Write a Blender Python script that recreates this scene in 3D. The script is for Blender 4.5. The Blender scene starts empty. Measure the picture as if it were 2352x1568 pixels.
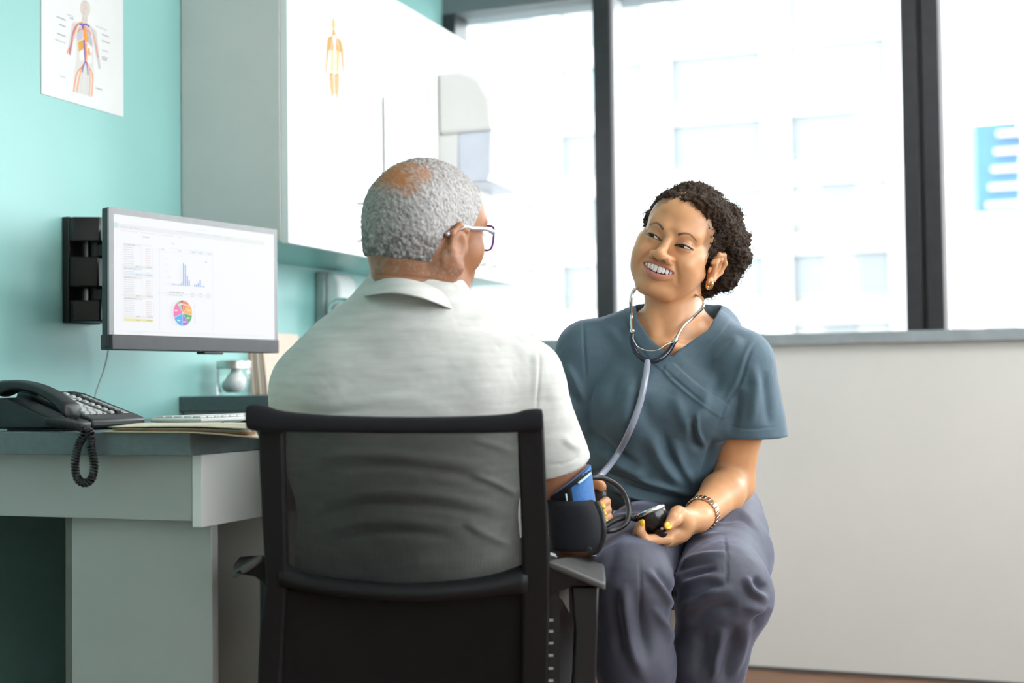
import bpy, bmesh, math, random
import numpy as np
from mathutils import Vector, Matrix
random.seed(7)
rng = np.random.default_rng(7)
PI = math.pi
SC = bpy.context.scene
COL = SC.collection

# ------------------------------------------------------------------ camera
FPX, YAW, PITCH, ROLL = 3089.0, math.radians(21.13), math.radians(1.888), math.radians(-0.718)
CAMZ = 0.912
CY, SY = math.cos(YAW), math.sin(YAW)
_f = Vector((-SY*math.cos(PITCH), CY*math.cos(PITCH), math.sin(PITCH)))
_r0 = Vector((CY, SY, 0)); _u0 = _r0.cross(_f)
_r = _r0*math.cos(ROLL) + _u0*math.sin(ROLL)
_u = -_r0*math.sin(ROLL) + _u0*math.cos(ROLL)
cam_d = bpy.data.cameras.new('camera')
cam_d.sensor_width = 36.0
cam_d.lens = FPX/2352*36.0
cam_d.clip_start = 0.05; cam_d.clip_end = 400
cam_d.dof.use_dof = True
cam_d.dof.focus_distance = 2.42
cam_d.dof.aperture_fstop = 2.7
cam = bpy.data.objects.new('camera', cam_d); COL.objects.link(cam)
cam.matrix_world = Matrix(((_r.x, _u.x, -_f.x, 0), (_r.y, _u.y, -_f.y, 0), (_r.z, _u.z, -_f.z, CAMZ), (0, 0, 0, 1)))
SC.camera = cam
SC.view_settings.view_transform = 'Standard'
SC.view_settings.look = 'None'
SC.view_settings.gamma = 1.0
SC.view_settings.use_curve_mapping = False
SC.view_settings.exposure = 1.36

# ------------------------------------------------------------------ daylight: bright overcast sky and a sun behind this building
wd = bpy.data.worlds.new('sky'); SC.world = wd; wd.use_nodes = True
_nt = wd.node_tree
_bg = _nt.nodes['Background']; _bg.inputs[0].default_value = (0.93, 0.97, 1.0, 1); _bg.inputs[1].default_value = 3.2
sun_d = bpy.data.lights.new('sun', 'SUN'); sun_d.energy = 0.8; sun_d.angle = 0.03; sun_d.color = (1, .96, .9)
sun = bpy.data.objects.new('sun', sun_d); COL.objects.link(sun)
sun.rotation_euler = (math.radians(50), 0, math.radians(-30))

def at(px, py, d):
    """point in the view-aligned floor frame (x right, y away, z up) seen at a pixel of the 2352 wide frame, d metres away"""
    v = _f*FPX + _r*(px-1176) - _u*(py-784)
    x = v.x*CY + v.y*SY; y = -v.x*SY + v.y*CY
    return Vector((x/y*d, d, v.z/y*d + CAMZ))
def W(p):
    """view-aligned floor frame -> room frame"""
    return Vector((p[0]*CY - p[1]*SY, p[0]*SY + p[1]*CY, p[2]))
def WN(a):
    a = np.asarray(a, dtype=np.float64); o = a.copy()
    o[..., 0] = a[..., 0]*CY - a[..., 1]*SY; o[..., 1] = a[..., 0]*SY + a[..., 1]*CY
    return o
def atw(px, py, d): return W(at(px, py, d))
def hit(px, py, axis, val):
    """point of the plane axis=val (room frame) seen at a pixel"""
    v = _f*FPX + _r*(px-1176) - _u*(py-784)
    o = Vector((0, 0, CAMZ)); t = (val-o[axis])/v[axis]
    return o + v*t

# ------------------------------------------------------------------ materials
MATS = {}
def mat(name, col, rough=.5, metal=0., noise=0., nscale=40., bump=0., bscale=200., spec=None, sheen=0., coat=0., sss=0., attr=None, emit=0.):
    if name in MATS: return MATS[name]
    m = bpy.data.materials.new(name); m.use_nodes = True
    nt = m.node_tree; N = nt.nodes; L = nt.links
    b = N['Principled BSDF']
    b.inputs['Base Color'].default_value = (*col, 1)
    b.inputs['Roughness'].default_value = rough
    b.inputs['Metallic'].default_value = metal
    if spec is not None: b.inputs['Specular IOR Level'].default_value = spec
    if sheen: b.inputs['Sheen Weight'].default_value = sheen
    if coat: b.inputs['Coat Weight'].default_value = coat
    if sss:
        b.inputs['Subsurface Weight'].default_value = sss
        b.inputs['Subsurface Radius'].default_value = (.012, .005, .003)
        b.inputs['Subsurface Scale'].default_value = .6
    tc = N.new('ShaderNodeTexCoord')
    src = None
    if attr:
        a = N.new('ShaderNodeVertexColor'); a.layer_name = attr; src = a.outputs['Color']
    if noise:
        t = N.new('ShaderNodeTexNoise'); t.inputs['Scale'].default_value = nscale; t.inputs['Detail'].default_value = 4
        L.new(tc.outputs['Object'], t.inputs['Vector'])
        mr = N.new('ShaderNodeMapRange'); mr.inputs['From Min'].default_value = .3; mr.inputs['From Max'].default_value = .7
        mr.inputs['To Min'].default_value = 1-noise; mr.inputs['To Max'].default_value = 1+noise
        L.new(t.outputs['Fac'], mr.inputs['Value'])
        mx = N.new('ShaderNodeVectorMath'); mx.operation = 'SCALE'
        if src: L.new(src, mx.inputs[0])
        else: mx.inputs[0].default_value = col
        L.new(mr.outputs['Result'], mx.inputs['Scale']); src = mx.outputs[0]
    if src:
        L.new(src, b.inputs['Base Color'])
    if emit:
        b.inputs['Emission Strength'].default_value = emit
        if src:
            L.new(src, b.inputs['Emission Color'])
            for l_ in list(b.inputs['Base Color'].links): L.remove(l_)
            b.inputs['Base Color'].default_value = (.03, .03, .03, 1)
        else: b.inputs['Emission Color'].default_value = (*col, 1)
    if bump:
        t2 = N.new('ShaderNodeTexNoise'); t2.inputs['Scale'].default_value = bscale; t2.inputs['Detail'].default_value = 3
        L.new(tc.outputs['Object'], t2.inputs['Vector'])
        bp = N.new('ShaderNodeBump'); bp.inputs['Strength'].default_value = bump; bp.inputs['Distance'].default_value = .002
        L.new(t2.outputs['Fac'], bp.inputs['Height']); L.new(bp.outputs['Normal'], b.inputs['Normal'])
    MATS[name] = m
    return m

def glass_mat(name, tint=(1, 1, 1), gloss=.06, rough=.0):
    m = bpy.data.materials.new(name); m.use_nodes = True
    nt = m.node_tree; N = nt.nodes; L = nt.links
    N.remove(N['Principled BSDF'])
    tr = N.new('ShaderNodeBsdfTransparent'); tr.inputs[0].default_value = (*tint, 1)
    gl = N.new('ShaderNodeBsdfGlossy'); gl.inputs['Roughness'].default_value = rough
    fr = N.new('ShaderNodeLayerWeight'); fr.inputs['Blend'].default_value = .12
    ma = N.new('ShaderNodeMath'); ma.operation = 'MULTIPLY_ADD'; ma.inputs[1].default_value = .5; ma.inputs[2].default_value = gloss*.5
    L.new(fr.outputs['Fresnel'], ma.inputs[0])
    mx = N.new('ShaderNodeMixShader'); L.new(ma.outputs[0], mx.inputs[0]); L.new(tr.outputs[0], mx.inputs[1]); L.new(gl.outputs[0], mx.inputs[2])
    L.new(mx.outputs[0], N['Material Output'].inputs[0])
    MATS[name] = m
    return m

# ------------------------------------------------------------------ object helpers
def tag(o, label=None, cat=None, group=None, kind=None):
    if label: o['label'] = label
    if cat: o['category'] = cat
    if group: o['group'] = group
    if kind: o['kind'] = kind
    return o
def thing(name, label, cat, loc, group=None):
    o = bpy.data.objects.new(name, None); COL.objects.link(o); o.location = loc
    o.empty_display_size = .05
    return tag(o, label, cat, group)
def link(name, me, m, parent=None, origin=None):
    """mesh given in the room frame"""
    mats = m if isinstance(m, (list, tuple)) else [m]
    for k in mats: me.materials.append(k)
    o = bpy.data.objects.new(name, me); COL.objects.link(o)
    if parent is not None:
        base = Vector(parent['_o']) if '_o' in parent else Vector(parent.location)
        me.transform(Matrix.Translation(-base)); o.parent = parent
        o['_o'] = tuple(base)
    else:
        if origin is None:
            co = np.empty(len(me.vertices)*3, np.float32); me.vertices.foreach_get('co', co); co = co.reshape(-1, 3)
            mn, mx = co.min(0), co.max(0)
            origin = ((mn[0]+mx[0])/2, (mn[1]+mx[1])/2, mn[2])
        me.transform(Matrix.Translation(-Vector([float(q) for q in origin]))); o.location = origin
        o['_o'] = tuple(float(q) for q in origin)
    return o

class MB:
    def __init__(s): s.bm = bmesh.new(); s.cols = None
    def v(s, p): return s.bm.verts.new(p)
    def face(s, ps, mi=0):
        f = s.bm.faces.new([s.v(p) for p in ps]); f.material_index = mi; return f
    def box(s, x0, x1, y0, y1, z0, z1, M=None, mi=0):
        ps = [Vector((x, y, z)) for z in (z0, z1) for y in (y0, y1) for x in (x0, x1)]
        if M is not None: ps = [M @ p for p in ps]
        vs = [s.v(p) for p in ps]
        for f in ((0, 2, 3, 1), (4, 5, 7, 6), (0, 1, 5, 4), (2, 6, 7, 3), (0, 4, 6, 2), (1, 3, 7, 5)):
            q = s.bm.faces.new([vs[i] for i in f]); q.material_index = mi
        return s
    def rings(s, rings, cap=True, closed=False, mi=0):
        R = [[s.v(p) for p in r] for r in rings]
        n = len(R[0]); m = len(R)
        for i in range(m if closed else m-1):
            a, b = R[i], R[(i+1) % m]
            for j in range(n):
                f = s.bm.faces.new((a[j], a[(j+1) % n], b[(j+1) % n], b[j])); f.material_index = mi
        if cap and not closed:
            for r in (R[0][::-1], R[-1]):
                f = s.bm.faces.new(r); f.material_index = mi
        return s
    def tube(s, pts, r, seg=8, cap=True, closed=False, flat=1., up=None, mi=0):
        pts = [Vector(p) for p in pts]; n = len(pts)
        rs = r if isinstance(r, (list, tuple, np.ndarray)) else [r]*n
        T = []
        for i in range(n):
            a = pts[(i-1) % n] if (closed or i > 0) else pts[i]
            b = pts[(i+1) % n] if (closed or i < n-1) else pts[i]
            T.append((b-a).normalized())
        u = Vector(up) if up is not None else (Vector((0, 0, 1)) if abs(T[0].z) < .9 else Vector((1, 0, 0)))
        R = []
        for i in range(n):
            u = (u - T[i]*u.dot(T[i]))
            if u.length < 1e-6: u = T[i].orthogonal()
            u.normalize(); w = T[i].cross(u)
            R.append([pts[i] + (u*math.cos(2*PI*k/seg)*flat + w*math.sin(2*PI*k/seg))*float(rs[i]) for k in range(seg)])
        return s.rings(R, cap, closed, mi)
    def cyl(s, a, b, r0, r1=None, seg=24, mi=0): return s.tube([a, b], [r0, r0 if r1 is None else r1], seg, mi=mi)
    def lathe(s, prof, base, seg=32, axis=None, mi=0):
        """prof: (r, h) list"""
        base = Vector(base); ax = Vector(axis).normalized() if axis is not None else Vector((0, 0, 1))
        u = ax.orthogonal().normalized(); w = ax.cross(u)
        return s.rings([[base + ax*h + (u*math.cos(2*PI*k/seg) + w*math.sin(2*PI*k/seg))*max(r, 1e-5) for k in range(seg)] for r, h in prof], mi=mi)
    def prism(s, poly, vec, mi=0):
        vec = Vector(vec); poly = [Vector(p) for p in poly]
        return s.rings([poly, [p+vec for p in poly]], mi=mi)
    def ball(s, c, r, seg=16, rings=10, M=None, mi=0):
        c = Vector(c); rr = r if isinstance(r, (tuple, list)) else (r, r, r)
        R = []
        for i in range(rings+1):
            t = PI*i/rings; q = max(math.sin(t), 1e-3)
            ring = []
            for k in range(seg):
                p = Vector((rr[0]*q*math.cos(2*PI*k/seg), rr[1]*q*math.sin(2*PI*k/seg), -rr[2]*math.cos(t)))
                if M is not None: p = M @ p
                ring.append(c+p)
            R.append(ring)
        return s.rings(R, mi=mi)
    def build(s, name, m, parent=None, smooth=False, bevel=0, bseg=2, sub=0, origin=None, solid=0):
        bmesh.ops.recalc_face_normals(s.bm, faces=s.bm.faces)
        me = bpy.data.meshes.new(name); s.bm.to_mesh(me); s.bm.free()
        o = link(name, me, m, parent, origin)
        if smooth:
            for p in me.polygons: p.use_smooth = True
        if solid:
            md = o.modifiers.new('solid', 'SOLIDIFY'); md.thickness = solid; md.offset = 0
        if bevel:
            md = o.modifiers.new('bevel', 'BEVEL'); md.width = bevel; md.segments = bseg; md.limit_method = 'ANGLE'
            md.harden_normals = False
            for p in me.polygons: p.use_smooth = True
            try: me.set_sharp_from_angle(angle=math.radians(35))
            except Exception: pass
        if sub:
            md = o.modifiers.new('sub', 'SUBSURF'); md.levels = sub; md.render_levels = sub
            for p in me.polygons: p.use_smooth = True
        return o
def structure(o, label=None): o['kind'] = 'structure'; return tag(o, label)
def dup(o, parent, d=(0, 0, 0)):
    c = o.copy(); COL.objects.link(c); c.parent = parent; c.location = Vector(o.location)+Vector(d); return c
def crv(pts, n=8, closed=False):
    """Catmull-Rom through points"""
    P = [Vector(p) for p in pts]; out = []; m = len(P)
    for i in range(m if closed else m-1):
        g = (lambda k: P[k % m]) if closed else (lambda k: P[min(max(k, 0), m-1)])
        a, b, c, d = g(i-1), g(i), g(i+1), g(i+2)
        for k in range(n):
            t = k/n
            out.append(.5*((2*b) + (c-a)*t + (2*a-5*b+4*c-d)*t*t + (3*b-a-3*c+d)*t**3))
    if not closed: out.append(P[-1].copy())
    return out
# ------------------------------------------------------------------ room shell (room frame: X along the window wall, Y towards it)
XW, YW, XR, YB, ZC = -1.906, 4.30, 2.6, -1.7, 2.5
ZS, ZH = 1.066, 2.218
M_teal = mat('teal_wall_paint', (.300, .580, .550), .36, noise=.03, nscale=3, bump=.06, bscale=350)
M_grey = mat('grey_wall_paint', (.62, .61, .585), .55, noise=.03, nscale=2, bump=.06, bscale=350)
M_ceil = mat('ceiling_white', (.8, .8, .78), .8, noise=.04, nscale=60)
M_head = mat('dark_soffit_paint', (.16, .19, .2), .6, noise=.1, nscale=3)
M_alu = mat('dark_window_aluminium', (.035, .036, .04), .38, .3, noise=.1, nscale=30)
M_lit_edge = mat('pale_lit_edge', (.5, .5, .52), .45, noise=.05)
M_sill = mat('slate_sill_laminate', (.27, .31, .33), .4, noise=.08, nscale=20)
M_glass = glass_mat('window_glass', (.98, 1, 1), .05)

def wood_floor():
    m = bpy.data.materials.new('walnut_floor'); m.use_nodes = True
    nt = m.node_tree; N = nt.nodes; L = nt.links; b = N['Principled BSDF']
    tc = N.new('ShaderNodeTexCoord'); mp = N.new('ShaderNodeMapping'); mp.inputs['Scale'].default_value = (1.2, 16, 1)
    no = N.new('ShaderNodeTexNoise'); no.inputs['Scale'].default_value = 5; no.inputs['Detail'].default_value = 7
    cr = N.new('ShaderNodeValToRGB')
    cr.color_ramp.elements[0].position = .3; cr.color_ramp.elements[0].color = (.10, .045, .025, 1)
    cr.color_ramp.elements[1].position = .75; cr.color_ramp.elements[1].color = (.33, .17, .095, 1)
    oi = N.new('ShaderNodeObjectInfo'); ad = N.new('ShaderNodeVectorMath'); ad.operation = 'ADD'
    L.new(tc.outputs['Object'], mp.inputs[0]); L.new(mp.outputs[0], ad.inputs[0])
    cx = N.new('ShaderNodeCombineXYZ'); mu = N.new('ShaderNodeMath'); mu.operation = 'MULTIPLY'; mu.inputs[1].default_value = 37
    L.new(oi.outputs['Random'], mu.inputs[0]); L.new(mu.outputs[0], cx.inputs[0]); L.new(mu.outputs[0], cx.inputs[1]); L.new(cx.outputs[0], ad.inputs[1])
    L.new(ad.outputs[0], no.inputs['Vector']); L.new(no.outputs['Fac'], cr.inputs[0]); L.new(cr.outputs[0], b.inputs['Base Color'])
    b.inputs['Roughness'].default_value = .45
    return m
M_floor = wood_floor()
fl = structure(MB().box(XW, XR, YB, YW, -.06, -.008).build('floor', mat('floor_joint', (.05, .025, .015), .7, noise=.1)))
pl_me = None; nb = 0
for r, y0 in enumerate(np.arange(YB, YW-.01, .15)):
    if y0 < 2.6: continue
    off = (r*0.53) % 1.2
    x = -1.9 - off
    while x < XR:
        x0, x1 = max(x, XW+.001), min(x+1.2, XR)
        if x1-x0 > .05:
            MB().box(x0+.001, x1-.001, float(y0)+.001, min(float(y0)+.149, YW), -.008, 0).build('floor_plank', M_floor, fl)
        x += 1.2
mb = MB()
mb.box(XW, XR, YB, 2.6, -.008, -.0005)
mb.build('floor_boards', M_floor, fl)
structure(MB().box(XW-.12, XR, YB-.1, YW+.3, ZC, ZC+.1).build('ceiling', M_ceil))
structure(MB().box(XW-.12, XW, YB, YW+.2, 0, ZC).build('wall_left', M_teal))
structure(MB().box(XW-.12, XR, YB-.12, YB, 0, ZC).build('wall_back', M_grey))
structure(MB().box(XW, XR, YW, YW+.16, 0, ZS-.036).build('wall_window', M_grey))
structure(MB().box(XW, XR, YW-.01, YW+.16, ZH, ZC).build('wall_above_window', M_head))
structure(MB().box(XW, XR, YW-.028, YW+.16, ZS-.036, ZS).build('trim_1', M_sill, bevel=.002), 'slate grey window sill ledge')
mb = MB().box(XR, XR+.14, YB, YW+.16, 0, .95).box(XR, XR+.14, YB, YW+.16, 2.38, ZC).box(XR, XR+.14, YB, -1.0, .95, 2.38).box(XR, XR+.14, YW-.2, YW+.16, .95, 2.38)
structure(mb.build('wall_right', M_grey))
# low skirting under the window
structure(MB().box(-1.2, XR, YW-.006, YW, 0, .012).build('baseboard_window', mat('dark_skirting', (.08, .07, .065), .5, noise=.1)))
# window ribbon on the window wall
wn = thing('window_1', None, None, (-.3, YW, ZS)); wn['kind'] = 'structure'
def upright(x0, x1, parent, lit_edge=False, groove=False):
    mb = MB()
    if groove:
        w = x1-x0
        mb.box(x0, x0+w*.43, YW-.012, YW+.09, ZS, ZH).box(x0+w*.43, x0+w*.56, YW+.006, YW+.09, ZS, ZH).box(x0+w*.56, x1, YW-.012, YW+.09, ZS, ZH)
        mb.box(x0+w*.475, x0+w*.515, YW-.004, YW+.01, ZS, ZH)
    else: mb.box(x0, x1, YW-.012, YW+.10, ZS, ZH)
    mb.build('window_mullion', M_alu, parent, bevel=.0015)
    if lit_edge: MB().box(x1, x1+.012, YW+.0, YW+.10, ZS, ZH).build('lit_edge_strip', M_lit_edge, parent)  # pale strip: sky reflection on the mullion's side put into its colour
upright(-1.353, -1.294, wn, lit_edge=True)
upright(-.356, -.246, wn, lit_edge=True, groove=True)
upright(.70, .76, wn, lit_edge=True); upright(1.64, 1.75, wn, lit_edge=True, groove=True)
MB().box(XW, XW+.05, YW-.012, YW+.1, ZS, ZH).build('window_jamb', M_alu, wn)
MB().box(XR-.05, XR, YW-.012, YW+.1, ZS, ZH).build('window_jamb', M_alu, wn)
for a, b in ((-1.856, -1.353), (-1.294, -.356), (-.246, .70), (.76, 1.64), (1.75, XR-.05)):
    MB().box(a, b, YW+.05, YW+.056, ZS, ZH).build('window_pane', M_glass, wn)
# second window, in the right wall beyond the frame
w2 = thing('window_2', None, None, (XR, 2, .95)); w2['kind'] = 'structure'
for y in (-1.0, .3, 1.6, 2.9, YW-.25): MB().box(XR-.01, XR+.1, y, y+.05, .95, 2.38).build('window_mullion', M_alu, w2)
MB().box(XR+.05, XR+.056, -1.0, YW-.2, .95, 2.38).build('window_pane', M_glass, w2)
# ceiling lamps
for i, (x, y, e, w_) in enumerate(((.25, 2.75, 5.0, 'over the open floor beside the nurse'), (.9, -.4, 1.6, 'behind the camera'), (1.7, 1.6, 1.6, 'by the right wall window'))):
    M_lamp = mat('lamp_diffuser_%d' % int(e*10), (1, .97, .93), .6, emit=e)
    l = thing('ceiling_lamp', 'white recessed ceiling light panel ' + w_, 'lamp', (x, y, ZC), 'ceiling light panels')
    MB().box(x-.32, x+.32, y-.62, y+.62, ZC-.02, ZC-.001).build('frame', M_ceil, l)
    MB().box(x-.29, x+.29, y-.59, y+.59, ZC-.024, ZC-.0195).build('diffuser', M_lamp, l)
# ------------------------------------------------------------------ the street outside
M_fac = mat('white_facade', (.345, .343, .337), .8, noise=.04, nscale=.3)
M_fac2 = mat('cream_facade', (.272, .268, .25), .8, noise=.04, nscale=.3)
M_win = mat('far_window_glass', (.188, .206, .219), .6, noise=.12, nscale=.12, spec=.1)
M_blind = mat('far_window_blind', (.262, .270, .268), .7, noise=.05, nscale=.2)
M_blue = mat('blue_curtain_glass', (.02, .095, .215), .4, noise=.3, nscale=.25)
M_cyan = mat('pale_blue_panel', (.19, .26, .29), .5, noise=.1, nscale=.3)
st = MB().box(-120, 120, YW+2, 200, -12.2, -12).build('street_ground', mat('grey_asphalt', (.3, .3, .3), .9, noise=.1, nscale=.2)); structure(st)
D = 64.0
bd = thing('office_building', 'pale blurred office building seen through the middle window panes', 'building', (-10, D, -12))
MB().box(-48, -4.7, D+.35, D+14, -12, 26).build('wall', M_fac2, bd)
FL = 3.3
floors = [-2.0+FL*k for k in range(9)]
for z in floors:
    MB().box(-48, -4.7, D, D+.4, z+2.35, z+FL).build('spandrel', M_fac, bd)
bays = [-45.6+5.75*k for k in range(8)]
for x in bays: MB().box(x-.65, x+.65, D-.25, D+.4, -12, 26).build('pilaster', M_fac, bd)
for fi, z in enumerate(floors):
    for bi, x in enumerate(bays[:-1]):
        if x < -40: continue
        for k in range(3):
            x0 = x+.72+k*1.46; x1 = x0+1.28
            f = MB().box(x0-.06, x1+.06, D+.25, D+.36, z+.35, z+2.32).build('window', M_fac, bd)
            r = rng.random()
            MB().box(x0, x1, D+.2, D+.26, z+.45, z+2.25).build('pane', M_blind if r < .35 else (M_cyan if r > .93 else M_win), f)
bg = thing('glass_tower', 'blurred blue glazed tower seen through the window pane beyond the thick mullion', 'building', (10, 58, -12))
MB().box(-4.2, 16, 57, 66, -12, 7.6).build('podium', M_fac, bg)
MB().box(-1.95, -.30, 58, 62, 7.6, 11.4).build('curtain_wall', M_blue, bg)
for k in range(5): MB().box(-1.6+.12*k, -.15, 57.8, 62.1, 7.9+k*.72, 8.12+k*.72).build('floor_band', M_fac, bg)
MB().box(-3.3, -1.95, 58.4, 62, 7.6, 11.5).build('core_wall', M_cyan, bg)
MB().prism([(-.3, 58, 7.6), (9, 58, 7.6), (9, 58, 15.0), (-.3, 58, 10.2)], (0, 5, 0)).build('side_wing', M_fac, bg)
for i in range(5):
    for j in range(3): MB().box(-3.6+1.9*i, -2.4+1.9*i, 56.9, 57.02, 1.0+2.1*j, 2.2+2.1*j).build('window', M_win, bg)
# ------------------------------------------------------------------ cabinets and desk
XF, YC, ZB, ZT = -1.611, 2.728, 1.255, 1.979
M_cab = mat('light_grey_laminate', (.66, .655, .635), .45, noise=.02, nscale=8, bump=.03, bscale=400)
M_door = mat('white_cabinet_front', (.84, .85, .84), .4, noise=.015, nscale=8)
M_slate = mat('slate_worktop_laminate', (.12, .155, .165), .42, noise=.1, nscale=90, bump=.05, bscale=300)
M_steel = mat('brushed_steel', (.62, .61, .58), .28, 1., noise=.05, nscale=50)
M_paper = mat('white_paper', (.86, .86, .85), .7, noise=.01, nscale=30)
M_black = mat('black_plastic', (.007, .007, .008), .35, noise=.1, nscale=60, bump=.05, bscale=600)

uc = thing('wall_cabinet', 'white wall cabinet with grey side hanging above the counter by the window', 'cabinet', (XW+.15, 3.5, ZB))
MB().box(XW+.002, XF-.02, YC, 4.285, ZB+.004, ZT).build('body', M_cab, uc, bevel=.001)
MB().box(XW+.002, XF-.02, YC, 4.285, ZB, ZB+.0038).build('bottom_panel', M_teal, uc)  # teal bounce from the wall painted onto the white underside
seams = [YC+.001, 3.127, 3.523, 3.92, 4.285]
M_wire = mat('satin_nickel', (.55, .53, .45), .3, 1., noise=.05)
for i in range(4):
    d = MB().box(XF-.019, XF, seams[i]+.0022, seams[i+1]-.0022, ZB-.003, ZT).build('door', M_door, uc, bevel=.0012)
    yh = seams[i+1]-.045 if i % 2 == 0 else seams[i]+.045
    pts = crv([(XF-.002, yh, ZB+.035), (XF+.024, yh, ZB+.037), (XF+.03, yh, ZB+.045), (XF+.03, yh, ZB+.122), (XF+.024, yh, ZB+.13), (XF-.002, yh, ZB+.132)], 4)
    MB().tube(pts, .0042, 8).build('handle', M_wire, d, smooth=True)

bc = thing('base_cabinet', 'grey base cabinet under the slate counter beyond the desk', 'cabinet', (-1.6, 3.5, 0))
MB().box(XW+.002, -1.34, YC+.004, 4.285, .09, .86).build('body', M_cab, bc)
MB().box(XW+.002, -1.39, YC+.004, 4.285, 0, .09).build('plinth', M_black, bc)
for i in range(4):
    d = MB().box(-1.34, -1.321, seams[i]+.003, seams[i+1]-.002, .1, .855).build('door', M_door, bc, bevel=.001)
    MB().tube([(-1.323, seams[i]+.06, .78), (-1.295, seams[i]+.06, .78), (-1.295, seams[i]+.06, .68), (-1.323, seams[i]+.06, .68)], .004, 8).build('handle', M_wire, d)
o = MB().box(XW+.001, -1.29, YC-.012, 4.295, .8603, .8963).build('countertop', M_slate, bevel=.0015)
tag(o, 'dark slate countertop carrying the glass jar and steel tap', 'worktop')

# desk
XD, YD, ZD = -1.2075, 1.749, .8465
M_dsk = mat('grey_desk_laminate', (.41, .42, .405), .45, noise=.02, nscale=8, bump=.03, bscale=400)
dk = thing('desk', 'grey and white fitted desk with slate top along the teal wall', 'desk', (-1.55, 2.2, 0))
MB().box(XW+.001, XD, YD, YC-.014, ZD-.036, ZD).build('desk_top', M_slate, dk, bevel=.0015)
MB().box(XW+.001, XD-.022, 1.786, 1.802, .707, ZD-.0362).build('end_rail', M_dsk, dk, bevel=.0008)
MB().box(XD-.02, XD-.002, 1.783, YC-.02, .698, ZD-.0362).build('front_rail', M_door, dk, bevel=.0012)
MB().box(-1.485, XD-.006, 1.815, 1.833, 0, .8).build('support_panel', M_dsk, dk, bevel=.001)
MB().box(-1.497, -1.485, 1.815, YC-.02, 0, .8).build('modesty_panel', mat('shaded_olive_laminate', (.13, .135, .115), .5, noise=.03), dk)  # the shade under the desk is put into this darker panel colour

# ------------------------------------------------------------------ monitor on a wall arm
S = .955
A = Vector((-1.75*S, 2.255*S, 0)); B = Vector((-1.655*S, 2.753*S, 0))
zlo = hit(256, 803, 0, A.x).z; zhi = hit(256, 476, 0, A.x).z
ux = (B-A).normalized(); un = Vector((ux.y, -ux.x, 0)); wm = (B-A).length; hm = zhi-zlo
MM = Matrix(((ux.x, un.x, 0, A.x), (ux.y, un.y, 0, A.y), (0, 0, 1, zlo), (0, 0, 0, 1)))   # local: x along the screen, y out of it, z up
mo = thing('monitor', 'flat computer monitor showing a spreadsheet with bar and pie charts', 'monitor', A+(B-A)*.5+Vector((0, 0, zlo)))
M_bez = mat('monitor_bezel', (.045, .045, .05), .35, noise=.1)
M_bez2 = mat('grey_bezel_front', (.30, .30, .31), .4, noise=.05)
MB().box(0, wm, -.022, -.004, .004, hm, MM).build('back_shell', M_bez, mo, bevel=.004)
BZ = .012
MB().box(0, wm, -.005, 0, hm-BZ, hm, MM).box(0, BZ, -.005, 0, .03, hm-BZ, MM).box(wm-BZ*.7, wm, -.005, 0, .03, hm-BZ, MM).build('bezel', M_bez2, mo)
mb = MB(); mb.box(0.004, wm, -.03, .004, .0, .03, MM); mb.box(wm*.52, wm*.64, -.02, .003, -.005, .0, MM)
mb.build('chin', M_bez, mo, bevel=.002)
x0, x1, z0, z1 = BZ, wm-BZ*.7, .03, hm-BZ
sw, sh = x1-x0, z1-z0
M_scr = mat('lit_screen', (1, 1, 1), .4, attr='Col', emit=.355, spec=.2)
class Print(MB):
    """flat print: coloured shapes just proud of a sheet; f maps (u,v) of the sheet to the room"""
    def __init__(s, f): super().__init__(); s.f = f; s.c = s.bm.loops.layers.float_color.new('Col'); s.k = 0
    def poly(s, pts, col, lift=None):
        s.k += 1
        l = lift if lift is not None else .00025+.00001*s.k
        f = s.bm.faces.new([s.v(s.f(u, v, l)) for u, v in pts])
        for lp in f.loops: lp[s.c] = (*col, 1)
    def rect(s, u0, v0, u1, v1, col, lift=None): s.poly([(u0, v0), (u1, v0), (u1, v1), (u0, v1)], col, lift)
    def line(s, pts, w, col, asp=1.):
        l = .00025+.00001*(s.k+1); s.k += 1
        for (a, b), (c, d) in zip(pts[:-1], pts[1:]):
            n = math.hypot((c-a), (d-b)*asp) or 1e-6
            nx, ny = -(d-b)*asp/n*w/2, (c-a)/n*w/2/asp
            f = s.bm.faces.new([s.v(s.f(p, q, l)) for p, q in ((a+nx, b+ny), (c+nx, d+ny), (c-nx, d-ny), (a-nx, b-ny))])
            for lp in f.loops: lp[s.c] = (*col, 1)
    def words(s, u, v, w, h, col, n=6):
        """a run of small unreadable print"""
        x = u
        r = random.Random(int(u*9973+v*7919))
        while x < u+w:
            q = min(r.uniform(.15, .4)*w, u+w-x)
            s.rect(x, v, x+q*.85, v+h, col); x += q
scr = lambda u, v, l: MM @ Vector((x0+u*sw, l-.001, z0+v*sh))
p = Print(scr)
p.rect(0, 0, 1, 1, (.93, .94, .97), 0)
g1, g2, g3 = (.72, .76, .78), (.82, .85, .87), (.6, .64, .68)
p.rect(0, .885, .93, .925, (.83, .86, .86)); p.rect(0, .885, .022, .93, (.62, .82, .76))
p.words(.36, .915, .35, .008, g1); p.words(.04, .895, .12, .01, g1); p.words(.04, .865, .36, .01, g2); p.words(.16, .83, .04, .01, g3)
p.words(.47, .955, .08, .006, g2); p.words(.33, .80, .015, .008, g3); p.words(.7, .89, .12, .006, g2)
for i in range(34): p.rect(.012, .06+.022*i, .017, .065+.022*i, g2)
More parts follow.
